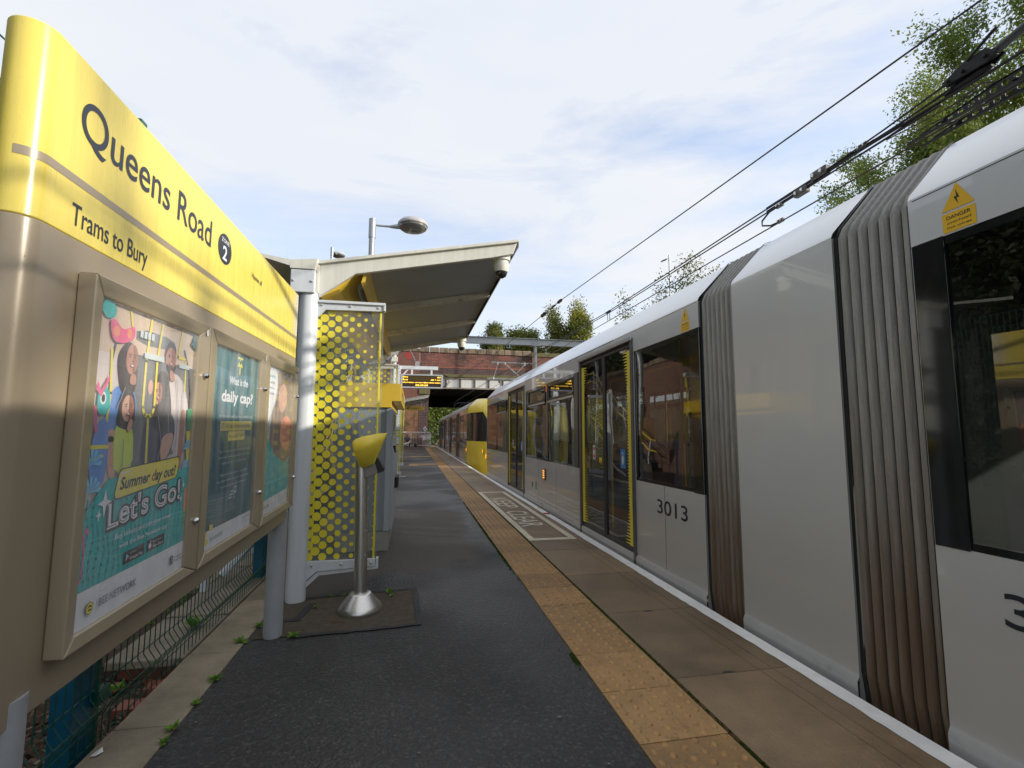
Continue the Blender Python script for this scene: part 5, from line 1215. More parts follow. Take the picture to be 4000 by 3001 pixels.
def dots(y0, y1, z0, z1, towards, mb, nx=26, nz=5):
    # rows of short upright dashes that thicken towards the cab
    for r in range(nz):
        zc_ = z0+(z1-z0)*(r+.5)/nz
        for i in range(nx*2):
            y = y0+(y1-y0)*(i+.5)/(nx*2); u = (y-y0)/(y1-y0); u = u if towards > 0 else 1-u
            amp = max(0., u*1.25-.22-.35*abs(math.sin(r*2.1+i*.05)))
            h = (z1-z0)/nz*min(.49, amp*.55); w = (y1-y0)/(nx*4)*min(1.6, .35+u*1.1)
            if h > .004:
                for x in (XA-.0012, XB+.0012): mb.quad((x, y-w/2*1., zc_-h), (x, y+w/2, zc_-h), (x, y+w/2, zc_+h), (x, y-w/2, zc_+h))
Y = lambda d, s: YC+s*d
for s in (1, -1):
    o = lambda a, b: (min(Y(a, s), Y(b, s)), max(Y(a, s), Y(b, s)))
    wA, d1_, wM, d2_, wF = o(.845, 1.99), o(1.995, 3.625), o(3.665, 6.87), o(6.96, 8.64), o(8.68, 12.04)
    holes = [(*wA, WZ0, WZ1), (*d1_, .0, 2.2), (*wM, WZ0, WZ1), (*d2_, .0, 2.2), (*wF, WZ0, WZ1)]
    body_shell(*o(.83, 12.05), holes)
    window(*wA); window(*wM, hopper=[o(3.88, 5.18), o(5.38, 6.63)], hop_div=Y(5.28, s)); window(*wF, hopper=[o(8.95, 10.2)], hop_div=Y(10.35, s))
    door(*d1_); door(*d2_)
    for x in (XA-.003, XB+.003): part('end_pillar', MB().box(min(x, x+.02*(1 if x < 3 else -1)), max(x, x+.02*(1 if x < 3 else -1)), *o(.832, .965), WZ0-.004, WZ1+.004), m_tblack, TR, bevel=.003)
    bellows(*o(.425, .825), 7)
    part('number_lettering', text_mb(MB(), '3013', (XA-.0015, Y(1.06, s) + (.0 if s < 0 else .0), .545) if s < 0 else (XA-.0015, Y(1.57, s), .545), (0, -1, 0), (0, 0, 1), .118, .50, .008), m_ink, TR)
    # warning triangle: apex up, text plate below
    yc = Y(1.02, s) if s > 0 else Y(-1.0+2.03, s)
    wt = part('warning_sticker', MB().poly([(XA-.0015, yc-.062, 2.165), (XA-.0015, yc+.062, 2.165), (XA-.0015, yc, 2.272)]).quad((XA-.0015, yc-.062, 2.075), (XA-.0015, yc+.062, 2.075), (XA-.0015, yc+.062, 2.155), (XA-.0015, yc-.062, 2.155)), M('warning_yellow', (.80, .48, .01), .45), TR)
    part('warning_print', MB().poly([(XA-.0022, yc+.004, 2.245), (XA-.0022, yc-.010, 2.205), (XA-.0022, yc+.001, 2.208), (XA-.0022, yc-.004, 2.178), (XA-.0022, yc+.012, 2.215), (XA-.0022, yc+.001, 2.214)]), m_black, wt)
    text_mb(w2 := MB(), 'DANGER', (XA-.0022, yc, 2.128), (0, -1, 0), (0, 0, 1), .014, .09, .01, align='c'); text_mb(w2, 'overhead', (XA-.0022, yc, 2.108), (0, -1, 0), (0, 0, 1), .010, .09, .0, align='c'); text_mb(w2, 'live wires', (XA-.0022, yc, 2.088), (0, -1, 0), (0, 0, 1), .010, .09, .0, align='c')
    part('warning_print', w2, m_black, wt)
    for yy, zz in ((5.40, .57),) if s > 0 else ((5.4, .57),):
        li = part('side_lamp', MB().box(XA-.028, XA+.01, Y(yy, s)-.055, Y(yy, s)+.055, zz-.09, zz+.09), m_dframe, TR, bevel=.012)
        mb = MB()
        for k in range(4):
            for q in (-.028, .028): mb.disc((XA-.0285, Y(yy, s)+q, zz-.055+.037*k), .017, .012, 'x', 10)
        part('lamp_lens', mb, m_amber, li)
    mb = MB().quad((XA-.0015, Y(6.29, s)-.03, .27), (XA-.0015, Y(6.29, s)+.03, .27), (XA-.0015, Y(6.29, s)+.03, .36), (XA-.0015, Y(6.29, s)-.03, .36)); part('socket_cover', mb, m_tframe, TR)
    mb = MB().quad((XA-.0015, Y(6.02, s)-.05, .25), (XA-.0015, Y(6.02, s)+.05, .25), (XA-.0015, Y(6.02, s)+.05, .40), (XA-.0015, Y(6.02, s)-.05, .40)); part('green_sticker', mb, m_p['green'], TR)
    part('door_light', MB().box(XA-.012, XA+.002, Y(5.28, s)-.03, Y(5.28, s)+.03, 1.93, 2.05), m_amber if False else m_p['orange'], TR)
    # upright pipe beside the door seen on the photo's centre window
    part('window_post', MB().box(XA-.006, XA+.004, *o(3.70, 3.86), WZ0, WZ1), m_dframe, TR, bevel=.003)
    mb = MB(); 
    dots(*o(8.7, 12.04), .08, .76, s, mb); dots(*o(9.2, 12.04), 2.09, 2.26, s, mb, nz=1)
    part('dot_print', mb, m_yellow, TR, kind='stuff')
    for dd in (1.43, 4.75, 5.85, 9.7, 11.1): part('panel_joint', MB().box(XA-.0008, XA+.004, *o(dd, dd+.004), .08, .785), m_tframe, TR)
    part('panel_joint', MB().box(XA-.0008, XA+.004, *o(.85, 12.0), 2.272, 2.276), m_tframe, TR)
    for dd in (4.2, 9.3):
        part('hatch_joint', MB().box(XA-.0152, XA-.010, *o(dd, dd+.9), .030, .033), m_tframe, TR)
        for e_ in (dd, dd+.9): part('hatch_joint', MB().box(XA-.0152, XA-.010, *o(e_, e_+.004), -.03, .033), m_tframe, TR)
    # interior
    for k in range(7):
        yy = [1.15, 1.75, 4.0, 4.85, 5.7, 6.5, 9.3][k]
        for x in (2.75, 4.2):
            st_ = part('seat', MB().box(x-.42, x+.42, Y(yy, s)-.22, Y(yy, s)+.22, .38, .48), m_seat, TR, bevel=.02)
            yb = Y(yy, s)+(.24 if k % 2 else -.24); part('seat_back', MB().box(x-.42, x+.42, yb-.04, yb+.04, .45, 1.12), m_seat, st_, bevel=.03)
    for yy in (1.9, 3.7, 5.28, 6.85, 8.7, 9.8):
        for x in (2.62, 4.3): part('grab_pole', MB().cyl((x, Y(yy, s), 0), (x, Y(yy, s), 2.25), .017, n=8), m_pole, TR, smooth=True)
    for x in (2.62, 4.3): part('grab_rail', MB().tube([(x, Y(1.9, s), 1.95), (x, Y(11.5, s), 1.95)], .016, 8), m_pole, TR, smooth=True)
    for yy in (2.7, 7.7): part('ticket_reader', MB().box(2.56, 2.70, Y(yy, s)-.9*0-.09, Y(yy, s)+.09, 1.15, 1.42), m_yellow_d, TR, bevel=.02)
    # cab --------------------------------------------------------------
    secs = [(12.05, 0.0, 2.64), (12.35, .045, 2.66), (12.8, .13, 2.66), (13.4, .28, 2.58), (13.8, .42, 2.40), (14.02, .56, 2.05)]
    def pt(d, ins, top, lv):
        w = 1.325-ins; zt_ = top
        return {'a': (w-.06, -.62), 'b': (w-.03, -.15), 'c': (w, .06), 'd': (w, .93), 'e': (w-.01, min(2.06, zt_-.28)), 'f': (w-.03, min(2.30, zt_-.12)), 'g': (w-.32, zt_-.02), 'h': (0, zt_)}[lv]
    def strip(levels, ss=secs, off=0.):
        mb = MB()
        for sg in (-1, 1):
            mb.grid([[(XM+sg*(pt(*q, lv)[0]+off), Y(q[0], s), pt(*q, lv)[1]) for lv in levels] for q in ss])
        return mb
    part('cab_side', strip('abcd'), m_yellow, TR, smooth=50)
    part('cab_top', strip('efgh'), m_yellow, TR, smooth=50)
    part('cab_side_window', strip('de', secs[:5]), m_tblack, TR, smooth=50)
    part('cab_pillar', strip('de', secs[4:]), m_tframe, TR)
    q = secs[-1]; w = 1.325-q[1]
    part('windscreen', MB().grid([[(XM+w*t, Y(14.02, s)+s*(.16*(1-t*t))+0, z) for t in (-1, -.6, -.2, .2, .6, 1)] for z in (.93, 1.3, 1.7, q[2]-.28+.0)]), m_tblack, TR, smooth=50)
    part('cab_nose', MB().grid([[(XM+(w-(.05 if z < 0 else 0))*t, Y(14.02, s)+s*(.16*(1-t*t)), z) for t in (-1, -.6, -.2, .2, .6, 1)] for z in (-.55, -.1, .3, .7, .93)]), m_yellow, TR, smooth=50)
    part('cab_brow', MB().grid([[(XM+w*t, Y(14.02, s)+s*(.16*(1-t*t))*(1-k*.0), 1.77+.28*k*.98) for t in (-1, -.6, -.2, .2, .6, 1)] for k in (0, .5, 1)]), m_yellow, TR, smooth=50)
    for sg in (-1, 1):
        part('head_lamp', MB().lathe((XM+sg*.5, Y(14.14, s), .35), [(.09, 0), (.085, s*.03), (.03, s*.04)], 16, 'y'), m_print_w, TR)
        for yy, ins in ((12.08, .0), (13.85, .45)):
            xx = XM+sg*(1.325-ins); li = part('marker_lamp', MB().box(xx-.02, xx+.02, Y(yy, s)-.05, Y(yy, s)+.05, .47, .65), m_dframe, TR, bevel=.01)
            part('lamp_lens', MB().box(xx-.024, xx+.024, Y(yy, s)-.03, Y(yy, s)+.03, .49, .63), m_amber, li)
    part('roof_box', MB().prism([(2.85, 2.62), (2.95, 2.86), (4.0, 2.86), (4.1, 2.62)], 'y', *o(3.4, 6.0)), m_skirt, TR, bevel=.02)
# centre module
body_shell(YC-.42, YC+.42, [], 'centre_module')

TR2 = copy_tree(TR, (0, 29.86, 0)); TR2['label'] = 'second tram with its yellow cab facing the first, stretching away under the bridge'
for ch in list(TR2.children):
    if ch.name.startswith('number_lettering'): bpy.data.objects.remove(ch)
part('number_lettering', text_mb(MB(), '3053', (XA-.0015, 20.95, 1.02), (0, -1, 0), (0, 0, 1), .2, .62, .01), m_print_w, TR2)
y0 = 33.6
part('pantograph', MB().tube([(3.0, y0-.9, 2.66), (3.05, y0+.6, 2.95), (3.15, y0-.2, 3.30)], .022, 6).tube([(3.95, y0-.9, 2.66), (3.9, y0+.6, 2.95), (3.8, y0-.2, 3.30)], .022, 6)
     .tube([(2.62, y0-.2, 3.05), (2.72, y0-.2, 3.22), (2.95, y0-.2, 3.32), (4.0, y0-.2, 3.32), (4.25, y0-.2, 3.22), (4.33, y0-.2, 3.05)], .022, 6).tube([(2.9, y0-.9, 2.68), (4.05, y0-.9, 2.68)], .03, 6), m_pantog, TR2)

# ================================================================== OVERHEAD LINE
def sag(p, q, s, n=14): return [tuple(Vector(p).lerp(Vector(q), i/n)-Vector((0, 0, 4*s*(i/n)*(1-i/n)))) for i in range(n+1)]
solo('overhead_wire', MB().tube([(4.75, -4.3, 4.6), (4.237, 2.684, 4.6), (3.563, 11.65, 4.6), (3.32, 19.66, 4.6), (1.3, 44.57, 4.6)], .0095, 6), m_wire, 'uppermost overhead wire running from the top right down towards the bridge', 'wire', 'overhead wires', smooth=True)
solo('messenger_wire', MB().tube([(3.5, 3.0, 3.553), (3.5, 8.4, 3.51), (3.42, 20.6, 3.72), (3.3, 60, 4.1)], .0085, 6), m_wire, 'upper wire of the close twin pair above the tram roof', 'wire', 'overhead wires', smooth=True)
solo('messenger_wire', MB().tube([(3.5, 2.5, 3.50), (3.5, 4.19, 3.505), (3.5, 8.4, 3.475), (3.42, 20.6, 3.66), (3.3, 60, 4.04)], .0085, 6), m_wire, 'lower wire of the close twin pair above the tram roof', 'wire', 'overhead wires', smooth=True)
solo('contact_wire', MB().tube([(3.5, -8, 3.33), (3.5, 20.6, 3.33), (3.4, 60, 3.33)], .0075, 6), m_copper, 'lowest contact wire just above the tram roof', 'wire', 'overhead wires', smooth=True)
solo('messenger_wire', MB().tube([(3.5, -8, 3.53), (3.5, 2.15, 3.515), (3.5, 3.0, 3.535), (3.5, 4.2, 3.545)], .011, 6), m_wire, 'thick dark wire passing under the black strain clamp at the top right', 'wire', 'overhead wires', smooth=True)
for dx, z0, z1, wl_ in ((-.03, 3.60, 3.55, 'uppermost'), (.03, 3.58, 3.555, 'second highest'), (-.015, 3.56, 3.52, 'third highest'), (.03, 3.545, 3.50, 'lowest')):
    solo('strand_wire', MB().tube([(3.5+dx, 2.42, z0), (3.5+dx*.6, 2.9, (z0+z1)/2-.005), (3.5, 3.6, z1), (3.5, 4.2, z1)], .0075, 6), m_wire, wl_+' of the four dark strands leaving the black strain clamp', 'wire', 'strands at the strain clamp', smooth=True)
m_clampg2 = M('sleeve_grey', (.06, .065, .062), .4, metal=.4)
CL = thing('strain_clamp', 'bulky black strain clamp with a thick grey and red insulator rod at the top right', 'insulator', (3.5, 2.3, 3.6))
part('yoke', MB().prism([(2.14, 3.60), (2.20, 3.665), (2.34, 3.66), (2.46, 3.615), (2.46, 3.585), (2.34, 3.575), (2.2, 3.565)], 'x', 3.46, 3.475).prism([(2.14, 3.60), (2.20, 3.665), (2.34, 3.66), (2.46, 3.615), (2.46, 3.585), (2.34, 3.575), (2.2, 3.565)], 'x', 3.525, 3.54), m_pantog, CL, bevel=.004)
part('cone', MB().tube([(3.5, 2.46, 3.602), (3.5, 2.36, 3.615), (3.5, 2.25, 3.615), (3.5, 2.16, 3.62)], [.012, .028, .036, .030], 12), m_pantog, CL, smooth=True)
part('cone', MB().tube([(3.51, 2.48, 3.55), (3.51, 2.38, 3.552), (3.51, 2.26, 3.555), (3.51, 2.2, 3.56)], [.010, .024, .030, .014], 12), m_pantog, CL, smooth=True)
part('bolts', MB().cyl((3.44, 2.2, 3.61), (3.56, 2.2, 3.61), .012, n=8).cyl((3.44, 2.33, 3.605), (3.56, 2.33, 3.605), .011, n=8).cyl((3.44, 2.42, 3.60), (3.56, 2.42, 3.60), .009, n=8), m_pantog, CL)
part('tail_rod', MB().tube([(3.46, 2.3, 3.655), (3.45, 2.16, 3.72), (3.45, 2.12, 3.735)], .010, 8), m_pantog, CL)
part('rod_sleeve', MB().cyl((3.5, 2.17, 3.625), (3.5, 1.98, 3.665), .026, n=16), m_clampg2, CL, smooth=True)
part('red_rod', MB().cyl((3.5, 1.98, 3.665), (3.5, .6, 3.95), .020, n=16), m_redrod, CL, smooth=True)
SI = thing('section_insulator', 'long black perforated section insulator runners hanging under the contact wire at the top right', 'insulator', (3.5, 2.2, 3.33))
for x in (3.44, 3.56):
    holes = []
    mb = MB(); y = 1.35
    # runner: top and bottom rails with round-holed web between them
    mb.prism([(1.2, 3.300), (2.70, 3.318), (2.70, 3.326), (1.2, 3.318)], 'x', x-.012, x+.012)
    mb.prism([(1.2, 3.398), (2.15, 3.388), (2.62, 3.338), (2.60, 3.330), (2.14, 3.378), (1.2, 3.386)], 'x', x-.004, x+.004)
    y = 1.2
    while y < 2.50:
        y1_ = y+.062; h0 = 3.388-max(0, y-2.13)*.107; h1 = 3.388-max(0, y1_-2.13)*.107; zc = (3.315+(h0+h1)/2)/2; yc = y+.031
        r0 = min(.021, (min(h0, h1)-3.318)/2*.8); n = 16; ci = []; sq = []
        for i in range(n+1):
            t = 2*PI*i/n; c_, s_ = math.cos(t), math.sin(t); k = 1/max(abs(c_), abs(s_)); hz = (h0+(h1-h0)*(.5+.5*c_*k)-3.315)/2
            ci.append((yc+r0*c_, zc+r0*s_)); sq.append((yc+.031*c_*k, 3.315+hz+hz*s_*k))
        for xx in (x-.004, x+.004): mb.grid([[(xx, *p) for p in sq], [(xx, *p) for p in ci]])
        mb.grid([[(x-.004, *p) for p in ci], [(x+.004, *p) for p in ci]]); y = y1_
    part('runner', mb, m_pantog, SI)
for y in (1.6, 2.05, 2.45): part('crosspiece', MB().box(3.42, 3.58, y-.012, y+.012, 3.33, 3.345), m_pantog, SI)
part('horn', MB().tube([(3.56, 1.55, 3.30), (3.60, 1.9, 3.25), (3.61, 2.02, 3.235)], .012, 6).box(3.555, 3.615, 1.78, 2.02, 3.225, 3.262), m_pantog, SI)
part('tie_wire', MB().tube([(3.5, 2.9, 3.49), (3.48, 2.5, 3.44), (3.46, 2.25, 3.415), (3.45, 2.1, 3.39)], .005, 6).tube([(3.5, 2.78, 3.43), (3.5, 2.5, 3.40), (3.53, 2.2, 3.375)], .0045, 6).tube([(3.46, 2.34, 3.43), (3.44, 2.22, 3.44), (3.44, 2.16, 3.40)], .006, 6), m_copper, SI, smooth=True)
m_clampg = M('clamp_grey', (.10, .098, .09), .5, metal=.4, var=.3, vscale=40)
def clampy(name, p, s, label, cat='clamp'):
    t = thing(name, label, cat, p, 'clamps on the overhead wires'); x, y, z = p
    part('jaw', MB().box(x-.018*s, x+.018*s, y-.05*s, y+.05*s, z-.022*s, z+.022*s), m_clampg, t, bevel=.005*s)
    part('bolt', MB().cyl((x-.03*s, y-.025*s, z), (x+.03*s, y-.025*s, z), .009*s, n=8).cyl((x-.03*s, y+.025*s, z), (x+.03*s, y+.025*s, z), .009*s, n=8), m_steel, t)
clampy('wire_clamp', (3.5, 3.10, 3.56), .9, 'small clamp joining two thick strands high at the right')
clampy('wire_clamp', (3.5, 3.52, 3.56), 1.7, 'largest bright clamp gripping the twin wires in front of the tree')
clampy('wire_clamp', (3.5, 3.74, 3.50), 1.5, 'brass coloured clamp just below the largest clamp')
clampy('wire_clamp', (3.5, 4.02, 3.50), .9, 'clamp at the top of the looped jumper cable')
clampy('wire_clamp', (3.5, 4.02, 3.34), .8, 'clamp at the foot of the looped jumper cable')
solo('jumper_cable', MB().tube([(3.5, 4.0, 3.50), (3.46, 4.12, 3.47), (3.44, 4.2, 3.41), (3.44, 4.20, 3.36), (3.47, 4.12, 3.33), (3.5, 4.02, 3.335)], .009, 8), m_wire, 'looped jumper cable between the twin wires and the contact wire', 'cable', smooth=True)
solo('dropper', MB().tube([(3.49, 8.4, 3.50), (3.49, 8.4, 3.34)], .006, 6).tube([(3.51, 8.35, 3.50), (3.51, 8.35, 3.34)], .006, 6).box(3.48, 3.52, 8.3, 8.5, 3.495, 3.515), m_wire, 'pair of short upright dropper wires between messenger and contact wire', 'wire')
IN = thing('strain_insulator', 'dark turnbuckle and insulators in the uppermost wire in front of the birch', 'insulator', (3.56, 12, 4.6))
part('turnbuckle', MB().tube([(3.575, 11.5, 4.6), (3.57, 11.6, 4.6), (3.565, 11.8, 4.6), (3.56, 11.9, 4.6)], [.012, .04, .04, .012], 8), m_pantog, IN); part('rod', MB().tube([(3.56, 12.1, 4.6), (3.555, 12.5, 4.6)], .022, 8), m_pantog, IN); part('insulator_shed', MB().tube([(3.53, 12.9, 4.6), (3.53, 13.0, 4.6), (3.525, 13.3, 4.6), (3.52, 13.4, 4.6)], [.01, .05, .05, .01], 10), m_pantog, IN)

GA = thing('gantry', 'grey steel gantry beam across the tracks with hanging mast, brace and registration arms', 'gantry', (-1.6, 20.6, 0))
gy = 20.6
part('beam', MB().box(-1.7, 9.4, gy-.11, gy+.11, 5.36, 5.385).box(-1.7, 9.4, gy-.11, gy+.11, 5.09, 5.115).box(-1.7, 9.4, gy-.012, gy+.012, 5.115, 5.36), m_galv, GA)
part('mast', MB().cyl((-1.75, gy, -1), (-1.75, gy, 5.5), .11, n=14), m_galv, GA, smooth=True)
part('mast', MB().cyl((9.3, gy, -1), (9.3, gy, 5.5), .11, n=14), m_galv, GA, smooth=True)
part('drop_tube', MB().cyl((5.15, gy, 5.09), (5.15, gy, 3.95), .075, n=16), m_galv, GA, smooth=True)
part('clamp_rods', MB().cyl((5.05, gy-.14, 5.05), (5.05, gy-.14, 5.42), .014, n=6).cyl((5.25, gy-.14, 5.05), (5.25, gy-.14, 5.42), .014, n=6).box(4.98, 5.32, gy-.16, gy+.16, 5.06, 5.085), m_galv, GA)
part('brace', MB().tube([(-1.65, gy, 3.85), (-.10, gy, 5.05)], .055, 8), m_galv, GA)
part('strut', MB().tube([(-.33, gy, 4.86), (-.03, gy-.1, 4.24)], .03, 8), m_galv, GA)
part('brace_bands', MB().tube([(-1.2, gy, 4.199), (-1.17, gy, 4.222)], .07, 8).tube([(-.62, gy, 4.648), (-.59, gy, 4.67)], .07, 8), m_pantog, GA)
part('registration_tube', MB().tube([(3.19, gy, 4.29), (5.05, gy, 4.27)], .035, 10), m_galv, GA, smooth=True)
part('lower_tube', MB().tube([(3.02, gy, 3.585), (4.6, gy, 3.585)], .028, 10), m_galv, GA, smooth=True)
part('diagonal_tube', MB().tube([(3.80, gy, 4.23), (4.5, gy, 3.64)], .028, 8).tube([(4.68, gy, 4.24), (4.32, gy, 3.82)], .022, 8), m_galv, GA, smooth=True)
part('drop_wire', MB().tube([(3.48, gy, 4.22), (3.30, gy, 3.62)], .008, 5), m_steel, GA)
part('fittings', MB().box(3.46, 3.51, gy-.04, gy+.04, 4.2, 4.31).box(3.78, 3.83, gy-.04, gy+.04, 4.2, 4.31).box(4.65, 4.70, gy-.04, gy+.04, 4.18, 4.31).box(3.27, 3.33, gy-.04, gy+.04, 3.56, 3.66), m_print_w, GA)
part('insulator', MB().lathe((5.0, gy, 4.27), [(.03, -.2), (.055, -.17), (.03, -.14), (.055, -.11), (.03, -.08), (.055, -.05), (.03, -.02)], 12, 'x').lathe((3.55, gy, 3.40), [(.03, 0), (.06, .03), (.03, .06), (.06, .09), (.03, .12), (.025, .2)], 12), M('brown_porcelain', (.10, .085, .05), .25, coat=.6), GA, smooth=True)
part('wall_box', MB().box(-.02, .14, gy-.2, gy-.05, 3.99, 4.2), m_cream_paint, GA)

# ================================================================== BRIDGE
BR = thing('bridge', 'dark red brick road bridge with stone coping and pale steel girder over the tracks', 'bridge', (5, 48, -1))
by = 48.0
part('parapet', MB().box(.40, 11.6, by, by+.5, 7.02, 9.15), m_brick_bridge, BR)
part('brick_band', MB().box(.40, 11.6, by-.03, by, 7.65, 7.73), M('red_string_course', (.30, .10, .06), .8, var=.2, vscale=6), BR)
m_lowb = m_brick_dark
part('parapet_base', MB().box(.40, 11.6, by-.02, by, 7.02, 7.64), m_brick_dark, BR)
cop = mesh_of(MB().prism([(-.10, 0), (.60, 0), (.60, .44), (.52, .52), (-.02, .52), (-.10, .44)], 'x', 0, .885)); cop.materials.append(m_coping)
for i in range(12):
    o = place(cop, 'coping_stone', BR, Vector((.42+.932*i, by, 9.15-.006*i+random.uniform(-.01, .01)))-ORG[BR]); o.scale.x = random.uniform(.985, 1.02)
    bv_ = o.modifiers.new('b', 'BEVEL'); bv_.width = .02
part('stone_ledge', MB().box(.2, 11.8, by-.22, by+.1, 6.72, 7.0), m_ledge, BR, bevel=.02)
part('pier_left', MB().box(-6, .38, by-.12, by+12, 3.85, 9.15), m_brick_red, BR)
part('pier_left_lower', MB().box(-6, .38, by-.1, by+12, -1.2, 3.85), m_brick_orange, BR)
part('pier_strip', MB().box(.38, 1.30, by-.12, by+12, -1.2, 5.0), m_brick_dark, BR)
part('bearing_stone', MB().box(.36, 1.42, by-.2, by+.6, 5.0, 5.52), m_ledge, BR, bevel=.02)
part('graffiti_patch', MB().quad((-1.0, by-.123, 8.4), (-.35, by-.123, 8.4), (-.35, by-.123, 9.1), (-1.0, by-.123, 9.1)), M('faded_red', (.30, .045, .035), .8, var=.2), BR)
part('pier_cap', MB().box(-6, .45, by-.2, by+.6, 9.15, 9.45), m_coping, BR, bevel=.02)
part('pier_right', MB().box(11.6, 14.8, by-.3, by+12, -1.2, 9.0), m_brick_red, BR)
part('pier_cap', MB().box(11.5, 14.9, by-.4, by+.6, 9.0, 9.4), m_ledge, BR, bevel=.02)
part('girder_web', MB().box(1.2, 11.6, by+.05, by+.12, 5.62, 6.70), m_girder_d, BR)
part('girder_flange', MB().box(1.2, 11.6, by-.12, by+.3, 6.58, 6.70).box(1.2, 11.6, by-.12, by+.3, 5.58, 5.68), m_girder_d, BR)
gp = mesh_of(MB().box(0, 1.22, 0, .03, 0, .84)); gp.materials.append(m_girder); rb = mesh_of(MB().box(0, .08, 0, .18, 0, .9)); rb.materials.append(m_girder_d)
for i in range(7):
    place(gp, 'girder_panel', BR, Vector((1.62+1.42*i, by-.0, 5.71))-ORG[BR]); place(rb, 'girder_rib', BR, Vector((1.50+1.42*i, by-.12, 5.68))-ORG[BR]); place(rb, 'girder_rib', BR, Vector((1.50+1.42*i, by-.12, 5.68))-ORG[BR]).scale.x = .5
part('cable_loop', MB().tube([(2.5, by-.2, 6.9), (2.9, by-.2, 6.8), (3.2, by-.2, 6.3), (2.9, by-.2, 5.8), (2.3, by-.2, 5.7)], .025, 6).tube([(2.5, by-.25, 6.95), (3.05, by-.25, 6.8), (3.32, by-.25, 6.3), (3.0, by-.25, 5.75)], .02, 6), m_black, BR)
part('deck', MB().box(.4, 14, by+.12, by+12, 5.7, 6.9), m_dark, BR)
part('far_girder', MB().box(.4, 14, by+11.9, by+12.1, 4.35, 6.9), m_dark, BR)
part('road', MB().box(-6, 14.8, by+.5, by+11.5, 7.2, 7.3), m_asphalt_old, BR)
part('back_parapet', MB().box(-6, 15, by+11.5, by+12, 6.9, 8.7), m_brick_dark, BR)
SP = solo('stone_pier', MB().box(-3.6, -1.45, 30, 32, -.2, 9.5), m_coping, 'rough grey stone pier seen between the shelter canopy and the bridge', 'pier', bevel=.05)

# brick wall and stairs on the left, hidden from here by the shelters but mirrored in the tram windows
WL = thing('side_wall', 'red brick retaining wall with stone coping left of the platform', 'wall', (-5, 20, 0))
part('brickwork', MB().box(-5.4, -5.0, 9.5, 47.8, -.3, 4.0), m_brick_left, WL); part('coping', MB().box(-5.45, -4.95, 9.5, 47.8, 4.0, 4.18), m_coping, WL)
part('stone_pilaster', MB().box(-5.0, -4.6, 9.5, 10.6, -.3, 4.4), m_coping, WL)
ST = thing('stairs', 'platform staircase with yellow and grey handrails beside the brick wall', 'stairs', (-4, 18, 0))
for i in range(20): part('step', MB().box(-4.6, -2.9, 17.4+.3*i, 17.7+.3*i, -.2, .1+.17*i), m_slab, ST)
for x in (-2.9, -4.55):
    for k, m_ in ((.9, m_yellow_d), (.5, m_yellow_d)): part('handrail', MB().tube([(x, 17.0, .05+k), (x, 17.4, .1+k), (x, 23.4, 3.4+k), (x, 25.4, 3.4+k)], .028, 8), m_, ST, smooth=True)
    for i in range(0, 21, 2): part('baluster', MB().cyl((x, 17.4+.3*i, .1+.17*i), (x, 17.4+.3*i, 1.0+.17*i), .02, n=6), m_grey_paint, ST)
part('landing', MB().box(-4.6, -2.9, 23.4, 28, 3.2, 3.45), m_slab, ST)

